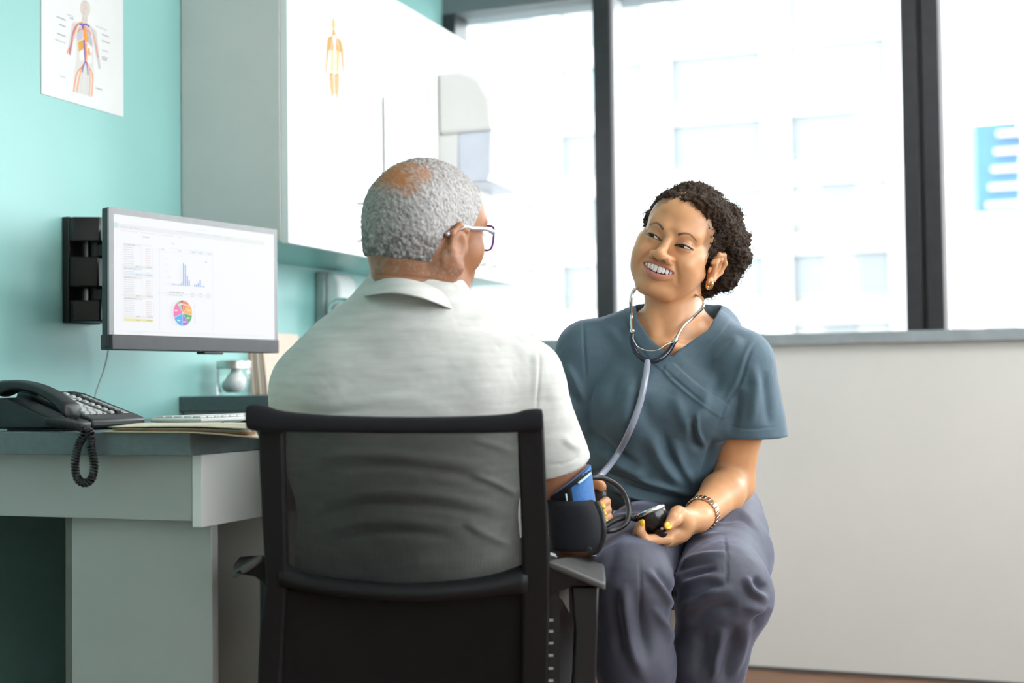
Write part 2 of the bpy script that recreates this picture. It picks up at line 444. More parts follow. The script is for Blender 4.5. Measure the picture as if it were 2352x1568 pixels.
def table(v1, rows, head, foot, v_step=.026):
    v = v1
    p.rect(.05, v-v_step, .15, v, head); p.words(.055, v-v_step*.75, .07, .009, g3)
    for i in range(rows):
        v -= v_step; p.words(.055, v-v_step*.8, .055, .008, g1); p.words(.175, v-v_step*.8, .03, .008, (.85, .72, .72))
    v -= v_step; p.rect(.05, v-v_step, .215, v, foot); p.words(.12, v-v_step*.8, .02, .009, g3); p.words(.18, v-v_step*.8, .032, .009, g3)
    b = v-v_step
    for (a, c) in (((.05, b), (.215, b)), ((.05, v1), (.215, v1)), ((.05, b), (.05, v1)), ((.15, b), (.15, v1)), ((.215, b), (.215, v1))): p.line([a, c], .0012, g1, sh/sw)
table(.765, 8, (.88, .88, .82), (.84, .88, .82), .0195); table(.567, 1, (.78, .86, .95), (.76, .85, .95), .022)
table(.49, 7, (.9, .87, .82), (.86, .86, .82), .0185); table(.315, 7, (.93, .80, .88), (.92, .85, .9), .0185)
p.rect(.05, .115, .215, .137, (.84, .82, .38)); p.words(.115, .121, .025, .009, (.6, .6, .3)); p.words(.175, .121, .033, .009, (.6, .6, .3))
for a, c in (((.25, .05), (.25, .755)), ((.25, .755), (.575, .765)), ((.575, .05), (.575, .765)), ((.25, .37), (.575, .37))): p.line([a, c], .0014, (.66, .73, .78), sh/sw)
p.rect(.252, .735, .43, .757, (.95, .96, .97)); p.rect(.43, .735, .575, .76, (.84, .89, .95))
for u in (.26, .36, .445, .49, .545): p.words(u, .742, .02, .008, g3)
bars = [.012, .015, .008, .008, .012, .028, .215, .20, .098, .055, 0, 0, .02, .02, .036, .066, .01, .014]
for i, h in enumerate(bars):
    if h: p.rect(.322+i*.0113, .445, .328+i*.0113, .445+h*.92, (.16, .36, .78))
for k in range(5): p.words(.278+.004*k, .665-.053*k, .025, .007, g2)
p.rect(.525, .668, .536, .676, (.2, .5, .9))
p.words(.305, .376, .09, .012, g3); p.words(.305, .352, .085, .010, g1)
for u in (.435, .485, .535): p.words(u, .376, .022, .012, g1); p.words(u, .352, .022, .010, g1)
pie = [(.02, (.13, .33, .85)), (.09, (.88, .22, .07)), (.16, (.96, .47, .09)), (.12, (.07, .42, .1)), (.11, (.36, .14, .68)), (.18, (.05, .47, .88)), (.21, (.92, .18, .48)), (.055, (.25, .62, .2)), (.055, (.62, .12, .08))]
t = PI/2-.03; cu, cv, R_ = .385, .205, .0565
for fr, c in pie:
    t2 = t-fr*2*PI; n = max(2, int(fr*40)); mid = (t+t2)/2
    q = [(cu, cv)]+[(cu+R_*math.cos(t+(t2-t)*k/n), cv+R_*sw/sh*math.sin(t+(t2-t)*k/n)) for k in range(n+1)]
    p.poly(q, c); p.line([(cu, cv), q[1]], .0015, (.95, .95, .95), sh/sw)
    if fr > .05: p.words(cu+.72*R_*math.cos(mid)-.01, cv+.72*R_*sw/sh*math.sin(mid)-.006, .018, .012, (.95, .9, .92))
    t = t2
for k, (fr, c) in enumerate(pie): p.rect(.455, .275-.0195*k, .459, .281-.0195*k, c)
p.rect(.02, .028, .9, .031, (.72, .78, .86)); p.words(.08, .015, .08, .008, g2)
p.build('screen', M_scr, mo)
# wall arm
YM0, YM1 = 2.30, 2.405
ma = thing('monitor_wall_mount', 'black wall mount plate with arm holding the monitor', 'monitor mount', (XW+.03, 2.35, 1.05))
ztop = hit(190, 506, 0, XW).z; zbot = hit(190, 744, 0, XW).z
hh = ztop-zbot
MB().box(XW+.001, XW+.018, YM0, YM1, zbot, ztop).build('wall_plate', M_black, ma, bevel=.002)
M_gloss = mat('glossy_black_plastic', (.016, .016, .018), .18, noise=.05)
def cover(z0, z1, d, m):
    prof = [(XW+.017, YM0+.002), (XW+.03, YM0+.002), (XW+d, YM0+.03), (XW+d, YM1-.004), (XW+.017, YM1-.002)]
    MB().prism([(x, y, z0) for x, y in prof], (0, 0, z1-z0)).build('cover', m, ma, bevel=.003)
cover(zbot+hh*.765, ztop-.001, .075, M_gloss); cover(zbot+hh*.335, zbot+hh*.62, .07, M_black); cover(zbot+.002, zbot+hh*.21, .075, M_black)
mb = MB(); mb.cyl((XW+.045, 2.36, zbot+.01), (XW+.045, 2.36, ztop-.01), .02, seg=20); mb.build('pivot', M_black, ma, smooth=False)
mc = A+(B-A)*.5+Vector((0, 0, zlo+hm*.55))
for zz in (zbot+hh*.69, zbot+hh*.27):
    mb = MB(); e = Vector((mc.x-un.x*.06, mc.y-un.y*.06, zz)); s0 = Vector((XW+.05, 2.36, zz))
    dv = (e-s0); dv.z = 0; L_ = dv.length; dv.normalize(); nv = Vector((-dv.y, dv.x, 0))
    mb.prism([s0-nv*.018-Vector((0, 0, .014)), s0+nv*.018-Vector((0, 0, .014)), s0+nv*.018+dv*L_-Vector((0, 0, .014)), s0-nv*.018+dv*L_-Vector((0, 0, .014))], (0, 0, .028))
    mb.build('arm', M_black, ma, bevel=.003)
mb = MB(); mb.box(wm*.4, wm*.6, -.07, -.036, hm*.3, hm*.8, MM); mb.build('mounting_head', M_black, ma, bevel=.003)
for zz in (zbot+hh*.635, zbot+hh*.225):
    mb = MB()
    for k in range(3): mb.cyl((XW+.04+.011*k, YM0+.05, zz), (XW+.04+.011*k, YM0+.05, zz+.006), .005, seg=10)
    mb.build('bolt', M_steel, ma)
p0 = hit(238, 742, 0, XW+.05); p1 = Vector((XW+.012, 2.44, .98)); 
c1 = MB().tube(crv([hit(236, 745, 0, XW+.03), hit(249, 790, 0, XW+.03), hit(240, 845, 0, XW+.02), hit(219, 908, 0, XW+.02), hit(225, 935, 0, XW+.03), hit(232, 962, 0, XW+.06)], 6), .0018, 6).build('thin_cable', mat('grey_cable', (.45, .5, .5), .5, noise=.05), smooth=True)
tag(c1, 'thin pale cable hanging from the monitor mount down the teal wall', 'cable')
c2 = MB().tube(crv([hit(246, 655, 0, -1.70), hit(238, 680, 0, -1.72), hit(240, 715, 0, -1.72), hit(252, 745, 0, -1.69), hit(275, 700, 0, -1.68)], 6), .004, 8).build('monitor_cable', M_black, smooth=True)
tag(c2, 'black cable looping behind the left edge of the monitor', 'cable')

# ------------------------------------------------------------------ posters
M_print = mat('poster_ink', (1, 1, 1), .65, attr='Col')
M_poster = mat('poster_paper', (.74, .74, .735), .55, noise=.01, nscale=20)
PW0, PW1, PZ0, PZ1 = 2.236, 2.506, 1.530, 1.95
po = thing('anatomy_poster', 'white poster of the blood vessels of the body on the teal wall', 'poster', (XW+.002, 2.37, PZ0))
MB().box(XW+.0005, XW+.0018, PW0, PW1, PZ0, PZ1).build('sheet', M_poster, po)
uv = lambda u, v, l: Vector((XW+.0018+l, PW0+u*(PW1-PW0), PZ0+v*(PZ1-PZ0)))
p = Print(uv); pa = (PZ1-PZ0)/(PW1-PW0)
# u across; v up; measured on the photograph: visible part is v 0..~.58
def V(x, y):   # poster zoom pixels (80..300 x 0..280 at 5.6x) -> u, v
    X, Y = 80+x/5.6, y/5.6
    h = hit(X, Y, 0, XW); return ((h.y-PW0)/(PW1-PW0), (h.z-PZ0)/(PZ1-PZ0))
skin, red, blu, org, gry = (.80, .73, .69), (.86, .26, .08), (.13, .12, .42), (.80, .33, .06), (.55, .56, .57)
def P_(pts, c): p.poly([V(*q) for q in pts], c)
def Ln(pts, w, c): p.line([V(*q) for q in [(a.x, a.y) for a in crv([(x, y, 0) for x, y in pts], 4)]], w, c, pa)
P_([(600, 10), (640, 0), (690, 40), (705, 110), (690, 190), (660, 215), (600, 205), (570, 130), (575, 60)], (.64, .57, .53))
P_([(603, 200), (665, 205), (665, 300), (600, 290)], (.64, .57, .53))
P_([(480, 280), (600, 285), (660, 290), (780, 390), (740, 520), (740, 760), (755, 960), (720, 1245), (480, 1180), (500, 960), (530, 700), (520, 520), (470, 420)], (.66, .64, .60))
P_([(470, 300), (530, 310), (500, 440), (470, 600), (400, 690), (430, 560), (450, 430)], (.62, .57, .54))
P_([(720, 370), (780, 400), (800, 560), (815, 700), (835, 885), (810, 890), (775, 710), (745, 560)], (.62, .57, .54))
P_([(560, 340), (610, 330), (605, 500), (540, 530), (530, 470), (540, 400)], (.50, .48, .58)); P_([(655, 340), (690, 380), (730, 540), (725, 610), (690, 570), (655, 500)], (.44, .45, .54))
P_([(612, 335), (650, 335), (660, 420), (680, 480), (678, 545), (640, 545), (612, 480)], org)
P_([(545, 545), (600, 515), (625, 525), (630, 600), (600, 640), (555, 665)], (.68, .34, .05))
P_([(655, 590), (690, 575), (725, 620), (720, 680), (650, 640)], (.9, .88, .84))
P_([(672, 620), (695, 610), (702, 700), (685, 718), (670, 680)], (.74, .36, .08))
P_([(570, 660), (630, 640), (625, 760), (590, 790), (565, 730)], (.9, .84, .78)); P_([(655, 720), (715, 720), (720, 800), (680, 820), (655, 770)], (.9, .84, .78))
Ln([(640, 340), (635, 430), (632, 560), (636, 680), (645, 780)], .012, red); Ln([(622, 510), (626, 640), (636, 770), (640, 790)], .018, blu); Ln([(648, 560), (650, 700), (648, 780)], .022, red)
Ln([(645, 780), (605, 850), (560, 900), (520, 980), (488, 1180)], .011, red); Ln([(600, 850), (570, 960), (527, 1185)], .010, red)
Ln([(648, 780), (680, 850), (725, 950), (735, 1050), (718, 1245)], .011, red); Ln([(690, 880), (700, 1000), (688, 1235)], .008, red)
Ln([(640, 790), (610, 860), (598, 930)], .013, blu); Ln([(645, 790), (665, 870), (672, 965)], .013, blu); Ln([(598, 930), (590, 1050), (575, 1195)], .008, (.6, .58, .6)); Ln([(672, 965), (660, 1080), (645, 1220)], .008, (.6, .58, .6))
Ln([(640, 320), (590, 300), (540, 320), (500, 400), (470, 480), (450, 590), (400, 690)], .011, red); Ln([(620, 330), (575, 310), (530, 320), (480, 420), (455, 570), (432, 700)], .011, (.35, .16, .30))
Ln([(540, 320), (505, 420), (470, 560), (445, 715)], .008, red)
Ln([(640, 320), (690, 340), (730, 400), (760, 520), (790, 690), (800, 740)], .010, red); Ln([(640, 315), (690, 335), (740, 420), (775, 560), (810, 740), (825, 880)], .007, (.5, .4, .5))
Ln([(560, 310), (600, 320), (612, 390)], .02, blu); Ln([(610, 320), (650, 316), (690, 345)], .016, blu); Ln([(600, 290), (560, 300), (545, 320)], .010, red)
Ln([(540, 430), (550, 400), (580, 380), (612, 380)], .01, red); Ln([(655, 400), (690, 400), (715, 450)], .01, red)
for a in ([(605, 60), (650, 90), (670, 140)], [(605, 150), (640, 190)], [(615, 20), (660, 45)], [(610, 215), (600, 280)], [(655, 215), (650, 300)], [(640, 100), (610, 140)]): Ln(a, .006, (.62, .42, .38))
for (a, b, c, d) in ((268, 212, 385, 263), (300, 312, 385, 348), (275, 430, 385, 472), (245, 505, 385, 556), (400, 185, 485, 218), (435, 230, 485, 247), (770, 335, 915, 392), (850, 442, 940, 478), (850, 522, 950, 558), (850, 645, 935, 672), (850, 732, 925, 752), (850, 760, 915, 778), (310, 975, 385, 1003), (770, 1130, 855, 1158)):
    p.line([V(a, b), V(c, d)], .011, gry if b % 2 else (.42, .43, .44), pa)
p.build('print', M_print, po)

SX = XF+.0014
K0, K1, KZ0, KZ1 = 2.80, 3.083, 1.47, 1.873
ps = thing('muscle_poster', 'white poster of an orange human muscle figure taped on the cabinet door', 'poster', (XF, 2.94, KZ0))
MB().box(XF+.0003, SX, K0, K1, KZ0, KZ1).build('sheet', mat('door_poster_paper', (.82, .83, .83), .5, noise=.01), ps)
uv2 = lambda u, v, l: Vector((SX+l, K0+u*(K1-K0), KZ0+v*(KZ1-KZ0)))
p = Print(uv2); pa = (KZ1-KZ0)/(K1-K0)
def V(x, y):
    h = hit(600+x/2.614, y/2.614, 0, SX); return ((h.y-K0)/(K1-K0), (h.z-KZ0)/(KZ1-KZ0))
o1, o2, o3 = (.74, .30, .08), (.78, .45, .22), (.80, .64, .50)
P_([(425, 110), (440, 112), (446, 150), (440, 185), (428, 185), (421, 150)], o2)
P_([(428, 180), (442, 182), (448, 215), (422, 212)], o1)
P_([(398, 225), (430, 212), (436, 290), (432, 310), (400, 300)], o1); P_([(448, 218), (478, 240), (488, 300), (470, 320), (446, 300)], o1)
P_([(405, 300), (475, 310), (470, 430), (415, 430)], o3); P_([(425, 300), (432, 300), (430, 440), (418, 420)], o2); P_([(452, 300), (470, 310), (462, 430), (450, 440)], o2)
P_([(396, 235), (408, 260), (402, 330), (396, 400), (388, 460), (382, 470), (386, 400), (390, 310)], o1); P_([(480, 245), (492, 300), (494, 390), (500, 450), (494, 455), (484, 390), (476, 300)], o1)
P_([(408, 435), (434, 440), (436, 560), (424, 600), (412, 520)], o1); P_([(440, 440), (468, 440), (466, 530), (456, 605), (442, 560)], o1)
P_([(416, 610), (430, 610), (428, 740), (418, 740)], o3); P_([(444, 610), (462, 612), (458, 750), (446, 745)], o3)
for (a, b, c, d) in ((430, 215, 420, 300), (455, 220, 465, 300), (425, 450, 420, 590), (455, 450, 452, 590)): p.line([V(a, b), V(c, d)], .006, (.95, .9, .86), pa)
for y in range(225, 760, 42):
    p.line([V(325, y+20), V(370, y+32)], .007, (.72, .74, .76), pa); p.line([V(505, y+20), V(545, y+32)], .007, (.72, .74, .76), pa)
p.build('print', M_print, ps)
# hand-washing notice: a curled sheet
nt_ = thing('notice_sheet', 'plain white paper notice taped on the second cabinet door', 'notice', (XF+.005, 3.32, 1.42))
N0, N1, NZ0, NZ1 = 3.225, 3.437, 1.415, 1.695
rows = []
for i in range(9):
    u = i/8; x = XF+.001+.0045*(1-u)**3
    rows.append([(x, N0+u*(N1-N0), NZ0), (x, N0+u*(N1-N0), NZ1), (x+.0006, N0+u*(N1-N0), NZ1), (x+.0006, N0+u*(N1-N0), NZ0)])
MB().rings(rows).build('sheet', mat('notice_paper', (.83, .84, .84), .5, noise=.01), nt_)
p = Print(lambda u, v, l: Vector((XF+.001+.0045*(1-u)**3+.0006+l, N0+u*(N1-N0), NZ0+v*(NZ1-NZ0))))
for v, a, b, h in ((.80, .16, .66, .045), (.70, .30, .70, .05), (.60, .2, .8, .012), (.55, .2, .75, .012)): p.words(a, v, b-a, h, (.70, .73, .73))
p.build('print', M_print, nt_)

# ------------------------------------------------------------------ paper towel dispenser on the cabinet front
Y0, Y1 = 3.588, 3.875
td = thing('towel_dispenser', 'white paper towel dispenser with blue-grey lower window on the cabinet doors', 'dispenser', (XF+.09, 3.73, 1.5))
M_white = mat('white_plastic', (.88, .88, .87), .35, noise=.015, nscale=10)
prof = [(XF+.001, 1.51), (XF+.12, 1.51), (XF+.165, 1.56), (XF+.171, 1.65), (XF+.165, 1.745), (XF+.13, 1.805), (XF+.07, 1.835), (XF+.001, 1.835)]
cut = [(XF+.001, 1.652), (XF+.171, 1.652)] + prof[4:]
MB().prism([(x, Y0, z) for x, z in cut], (0, Y1-Y0, 0)).build('cover', M_white, td, bevel=.012, bseg=4)
low = [(XF+.001, 1.502), (XF+.115, 1.502), (XF+.158, 1.55), (XF+.168, 1.65), (XF+.001, 1.65)]
M_trans = mat('translucent_blue_plastic', (.72, .77, .88), .25, noise=.05, nscale=12)
MB().prism([(x, Y0+.07 if x > XF+.05 else Y0+.004, z) for x, z in low], (0, 0, 0)) if False else None
MB().prism([(x, Y0+.004, z) for x, z in low[:1]+[(XF+.06, 1.502), (XF+.06, 1.65)]+low[-1:]], (0, Y1-Y0-.008, 0)).build('back_case', M_white, td, bevel=.003)
MB().prism([(x, Y0+.003, z) for x, z in [(XF+.061, 1.502)]+[(XF+.150, 1.504), (XF+.163, 1.53), (XF+.168, 1.65)]+[(XF+.061, 1.65)]], (0, Y1-Y0-.006, 0)).build('lower_window', M_trans, td, bevel=.006, bseg=3)
tw = [(XF+.02, 1.46), (XF+.06, 1.455), (XF+.09, 1.47), (XF+.085, 1.503), (XF+.02, 1.503)]
MB().box(XF+.07, XF+.072, Y0+.04, Y1-.04, 1.468, 1.503).build('paper_towel', M_paper, td)

# ------------------------------------------------------------------ soap dispenser and tap
sd = thing('soap_dispenser', 'grey and white wall soap dispenser under the cabinet behind the tap', 'dispenser', (XW+.03, 3.43, 1.06))
MB().box(XW+.001, XW+.032, 3.372, 3.492, 1.06, 1.245).build('back_plate', mat('grey_green_plastic', (.36, .42, .41), .4, noise=.04), sd, bevel=.008, bseg=3)
MB().prism([(x, 3.379, z) for x, z in ((XW+.032, 1.09), (XW+.07, 1.09), (XW+.085, 1.12), (XW+.076, 1.215), (XW+.06, 1.24), (XW+.032, 1.24))], (0, .106, 0)).build('front_cover', M_white, sd, bevel=.01, bseg=3)
MB().box(XW+.034, XW+.08, 3.41, 3.45, 1.06, 1.09).build('push_bar', mat('grey_green_plastic', (1, 1, 1)), sd, bevel=.003)
M_chrome = mat('chrome', (.85, .88, .88), .07, 1., noise=.02)
tp = thing('gooseneck_tap', 'chrome gooseneck tap on the counter in front of the soap dispenser', 'tap', (-1.80, 3.36, .897))
q = hit(783, 690, 1, 3.36)
MB().lathe([(.028, 0), (.028, .008), (.02, .016), (.014, .03)], (-1.848, 3.36, .8966)).build('base', M_chrome, tp, smooth=True)
pts = [(-1.848, 3.36, .92)]+[(-1.848, 3.36, z) for z in (.98, 1.04)]
for k in range(0, 13): a = PI-PI*1.05*k/12; pts.append((-1.812+.036*math.cos(a), 3.36, q.z-.036+.036*math.sin(a)))
pts.append((-1.774, 3.36, q.z-.07))
MB().tube(pts, .0085, 12).build('spout', M_chrome, tp, smooth=True)
MB().cyl((-1.848, 3.345, .93), (-1.848, 3.30, .955), .006, seg=10).build('lever', M_chrome, tp, smooth=True)

# ------------------------------------------------------------------ jar and files on the counter
ja = thing('cotton_jar', 'glass jar with steel lid holding cotton balls on the slate counter', 'jar', (-1.832, 2.85, .8965))
jb = Vector((-1.838, 2.85, .8965))
M_jar = glass_mat('jar_glass', (.985, .995, .99), .10)
MB().lathe([(.040, 0), (.043, .004), (.043, .066), (.040, .07), (.038, .066), (.040, .06), (.040, .008), (.001, .007)], jb, 40).build('glass', M_jar, ja, smooth=True)
MB().lathe([(.0435, .066), (.0435, .084), (.042, .086), (.001, .0865)], jb, 40).build('lid', M_steel, ja, smooth=False, bevel=.0008)
cot = mat('cotton', (.88, .88, .87), .95, noise=.05, nscale=80, bump=.6, bscale=250)
for i, (x, y, z, r) in enumerate(((.012, -.012, .034, .026), (-.02, .01, .026, .018), (.0, .018, .03, .019), (.005, .0, .058, .014))):
    b_ = MB(); b_.ball(jb+Vector((x, y, z-.001)), r, 18, 12); o = b_.build('cotton_ball', cot, smooth=True)
    tag(o, ('large white cotton ball pressed against the jar glass', 'small white cotton ball low at the wall side of the jar', 'white cotton ball at the back of the glass jar', 'smallest white cotton ball on top under the steel lid')[i], 'cotton ball', 'cotton balls in the jar')
M_man = [mat('manila_%d' % i, c, .7, noise=.03, nscale=40) for i, c in enumerate(((.62, .46, .36), (.74, .60, .50), (.52, .40, .30), (.80, .70, .62)))]
fx, fy = -1.80, 3.02
for i in range(6):
    tilt = .05+.01*i
    a = hit(573+i*6.2, 900, 1, fy)
    mb = MB(); M_ = Matrix.Translation((a.x, fy+.004*i, .8966)) @ Matrix.Rotation(-.06-.012*i, 4, 'Y')
    mb.box(-.0025, .0022+.001*(i % 2), -.0, .19, 0, .135+.01*((i*7) % 4), M_)
    o = mb.build('file_folder', M_man[i % 4], bevel=.0006)
    tag(o, 'upright tan file folder on the counter, %s' % ('first beside the jar', 'second from the jar, paler', 'third from the jar, darkest brown', 'fourth from the jar, cream coloured', 'fifth from the jar, leaning', 'last of the row, half behind the man')[i], 'folder', 'upright folders behind the jar')
a = hit(612, 900, 1, 3.0)
# ------------------------------------------------------------------ keyboard, folder, pen
kz = ZD+.0004
kb = thing('keyboard', 'white computer keyboard on the desk behind the manila folder', 'keyboard', (-1.44, 2.35, kz))
M_key = mat('white_key', (.80, .81, .81), .4, noise=.01)
kd = Vector((.17, 1, 0)).normalized(); kn = Vector((kd.y, -kd.x, 0))
K_o = Vector((-1.495, 2.04, kz+.001))
KM = Matrix(((kd.x, kn.x, 0, K_o.x), (kd.y, kn.y, 0, K_o.y), (0, 0, 1, K_o.z), (0, 0, 0, 1))) @ Matrix.Rotation(.0, 4, 'X')
MB().box(0, .42, 0, .125, .006, .014, KM).build('base', M_white, kb, bevel=.003)
mb = MB(); mb.box(.01, .02, .005, .12, .0, .0065, KM); mb.box(.4, .41, .005, .12, .0, .0065, KM); mb.build('feet', M_white, kb)
k0 = None
for r in range(5):
    for c in range(21):
        x, y = .008+c*.0193, .008+r*.0225
        if k0 is None:
            mb = MB(); mb.box(x, x+.0165, y, y+.019, .0142, .0175, KM); k0 = mb.build('key', M_key, kb, bevel=.001, bseg=1)
        else: dup(k0, kb, KM.to_3x3() @ Vector((x-.008, y-.008, 0)))
# folder of papers hanging over the desk corner
fo = thing('manila_folder', 'cream manila folder with papers lying over the desk corner', 'folder', (-1.25, 1.95, ZD))
M_fold = mat('cream_card', (.86, .73, .54), .7, noise=.02, nscale=30)
M_fold2 = mat('cream_card_inside', (.72, .52, .34), .7, noise=.02, nscale=30)
def sheet(NL, NR, FR, FL, name, m, dz=0., sag=0., bow=0.):
    NL, NR, FR, FL = [Vector(q) for q in (NL, NR, FR, FL)]
    mb = MB(); G = []
    for i in range(15):
        t = i/14; row = []
        for j in range(9):
            v = j/8; p = NL.lerp(NR, t).lerp(FL.lerp(FR, t), v)
            r_ = .02*(1-min(1, t/.06))**2+.02*(1-min(1, (1-t)/.06))**2      # rounded corners
            p = p+(FL-NL).normalized()*(r_*.5*(1-v))
            w_ = W(p); z = ZD+.0012+dz+bow*math.sin(PI*t)*(1-v)-sag*max(0, t-.55)**1.5*(1-.6*v)*2.2
            row.append(mb.v((w_.x, w_.y, z)))
        G.append(row)
    for i in range(14):
        for j in range(8): mb.bm.faces.new((G[i][j], G[i+1][j], G[i+1][j+1], G[i][j+1]))
    return mb.build(name, m, fo, smooth=True, solid=.0008)
sheet((-.650, 2.118, 0), (-.376, 1.985, 0), (-.440, 2.30, 0), (-.668, 2.36, 0), 'back_cover', M_fold, 0, .012)
sheet((-.640, 2.128, 0), (-.385, 2.005, 0), (-.445, 2.28, 0), (-.655, 2.33, 0), 'papers', mat('folder_papers', (.55, .32, .18), .7, noise=.03), .0025, .008)
sheet((-.636, 2.130, 0), (-.392, 2.015, 0), (-.447, 2.27, 0), (-.652, 2.32, 0), 'papers', M_paper, .0045, .006)
sheet((-.640, 2.122, 0), (-.380, 1.995, 0), (-.436, 2.31, 0), (-.664, 2.37, 0), 'front_cover', M_fold, .0070, .003, .002)
pn = hit(510, 975, 2, ZD+.016); 
MB0 = MB(); a = Vector((pn.x, pn.y, ZD+.0145)); 
# slim black eyeglass temple standing out of a pair of folded reading glasses
rg = thing('reading_glasses', 'folded black reading glasses lying behind the cream folder beside the chair', 'glasses', (-1.33, 2.12, ZD))
g0 = hit(514, 976, 1, 2.16); g1 = hit(505, 954, 1, 2.16)
MB().tube([g0, g0+(g1-g0)*.6, g1], [.0028, .0028, .0034], 8).build('temple', M_black, rg, smooth=True)
g2 = hit(545, 972, 1, 2.18); g3 = hit(575, 953, 1, 2.25)
MB().tube(crv([g0, hit(528, 975, 1, 2.17), g2, hit(560, 969, 1, 2.2), hit(572, 972, 1, 2.22)], 5), .0024, 8).tube(crv([hit(560, 969, 1, 2.2), hit(566, 962, 1, 2.22), g3], 4), .0024, 8).build('frame', M_black, rg, smooth=True)
MB0.bm.free()

# ------------------------------------------------------------------ desk telephone
tel = thing('desk_telephone', 'black desk telephone with grey keys at the wall end of the desk', 'telephone', (-1.56, 1.9, ZD))
TX0, TX1, TY0, TY1 = -1.64, -1.474, 1.797, 2.0
M_ph = mat('black_phone_plastic', (.009, .010, .012), .42, noise=.15, nscale=120, bump=.1, bscale=900)
side = [(TX1, ZD+.004), (TX1, ZD+.017), (TX1-.012, ZD+.022), (TX0+.035, ZD+.062), (TX0+.008, ZD+.066), (TX0, ZD+.05), (TX0+.004, ZD+.004)]
MB().prism([(x, TY0+.058, z) for x, z in side], (0, TY1-TY0-.058, 0)).build('body', M_ph, tel, bevel=.004, bseg=3)
crd = [(TX1, ZD+.004), (TX1, ZD+.014), (TX1-.012, ZD+.018), (TX1-.055, ZD+.026), (TX0+.07, ZD+.042), (TX0+.03, ZD+.056), (TX0, ZD+.056), (TX0+.004, ZD+.004)]
MB().prism([(x, TY0, z) for x, z in crd], (0, .0575, 0)).build('handset_cradle', M_ph, tel, bevel=.004, bseg=3)
MB().box(TX0+.02, TX1-.03, TY0+.02, TY1-.02, ZD, ZD+.005).build('foot', M_black, tel)
MB().box(TX0+.004, TX0+.05, TY0+.060, TY0+.085, ZD+.05, ZD+.078).build('display_riser', M_ph, tel, bevel=.004)
# handset: earpiece at the back, mouthpiece at the front
hs = []
for t in np.linspace(0, 1, 15):
    x = TX0+.006+t*(TX1-TX0-.016)
    zc = ZD+.076-.042*t+.016*math.sin(PI*t)
    th = .0085+.008*(abs(2*t-1)**3); wd_ = .019+.004*(abs(2*t-1)**2)
    dn = .012*max(0, abs(2*t-1)-.55)
    hs.append([(x+.012*math.sin(a)*0, TY0+.026+wd_*math.copysign(abs(math.cos(a))**.6, math.cos(a)), zc-dn+th*math.copysign(abs(math.sin(a))**.7, math.sin(a))) for a in np.linspace(0, 2*PI, 17)[:-1]])
MB().rings(hs).build('handset', M_ph, tel, smooth=True, sub=1)
# key panel lies on the slope of the body
sa = Vector((TX1-.012, 0, ZD+.022)); sb = Vector((TX0+.035, 0, ZD+.062)); sl = (sb-sa); SL = sl.length; sl.normalize(); sn = Vector((-sl.z, 0, sl.x))
if sn.z < 0: sn = -sn
def TP(u, y, h): return Vector((sa.x, 0, sa.z)) + sl*u + Vector((0, y, 0)) + sn*h
def keybox(u0, u1, y0, y1, h0, h1, name, m, par=tel):
    mb = MB(); mb.rings([[TP(u0, y0, h0), TP(u1, y0, h0), TP(u1, y1, h0), TP(u0, y1, h0)], [TP(u0+.0008, y0+.0008, h1), TP(u1-.0008, y0+.0008, h1), TP(u1-.0008, y1-.0008, h1), TP(u0+.0008, y1-.0008, h1)]])
    return mb.build(name, m, par)
M_k = mat('pale_grey_key', (.55, .56, .56), .45, noise=.03); M_kd = mat('dark_key', (.02, .02, .022), .4, noise=.05)
M_lcd = mat('grey_display', (.32, .36, .36), .25, noise=.05); M_red = mat('red_lamp', (.9, .12, .02), .35, noise=.03, emit=.4)
keybox(SL*.70, SL*.98, TY0+.07, TY0+.135, .0002, .002, 'display', M_lcd)
keybox(SL*.10, SL*.66, TY0+.12, TY0+.126, .0002, .0012, 'label_strip', M_lcd)
keybox(SL*.10, SL*.92, TY0+.172, TY0+.186, .0002, .0012, 'label_strip', M_lcd)
keybox(SL*.60, SL*.66, TY0+.074, TY0+.086, .0002, .003, 'message_lamp', M_red)
k0 = None
for r in range(5):
    for c_ in range(3):
        u, y = SL*.10+r*.021, TY0+.068+c_*.0165
        if k0 is None: k0 = keybox(u, u+.014, y, y+.0125, .0002, .004, 'key', M_k)
        else: dup(k0, tel, sl*(u-SL*.10)+Vector((0, y-(TY0+.068), 0)))
k1 = None
for r in range(8):
    u, y = SL*.10+r*.0145, TY0+.138
    if k1 is None: k1 = keybox(u, u+.0085, y, y+.009, .0002, .0035, 'key', M_k); k2 = keybox(u, u+.010, y+.016, y+.028, .0002, .004, 'dark_key', M_kd)
    else: dup(k1, tel, sl*(u-SL*.10)); dup(k2, tel, sl*(u-SL*.10))
# coiled cord hanging over the desk end
path = crv([(-1.497, 1.795, ZD+.014), (-1.488, 1.765, ZD+.017), hit(192, 985, 1, 1.733), hit(179, 1025, 1, 1.733), hit(172, 1065, 1, 1.733), hit(178, 1098, 1, 1.733), hit(195, 1109, 1, 1.733), hit(211, 1097, 1, 1.733), hit(216, 1065, 1, 1.733), hit(209, 1025, 1, 1.733), hit(203, 990, 1, 1.733), (-1.465, 1.765, ZD+.018), (-1.462, 1.80, ZD+.012)], 24)
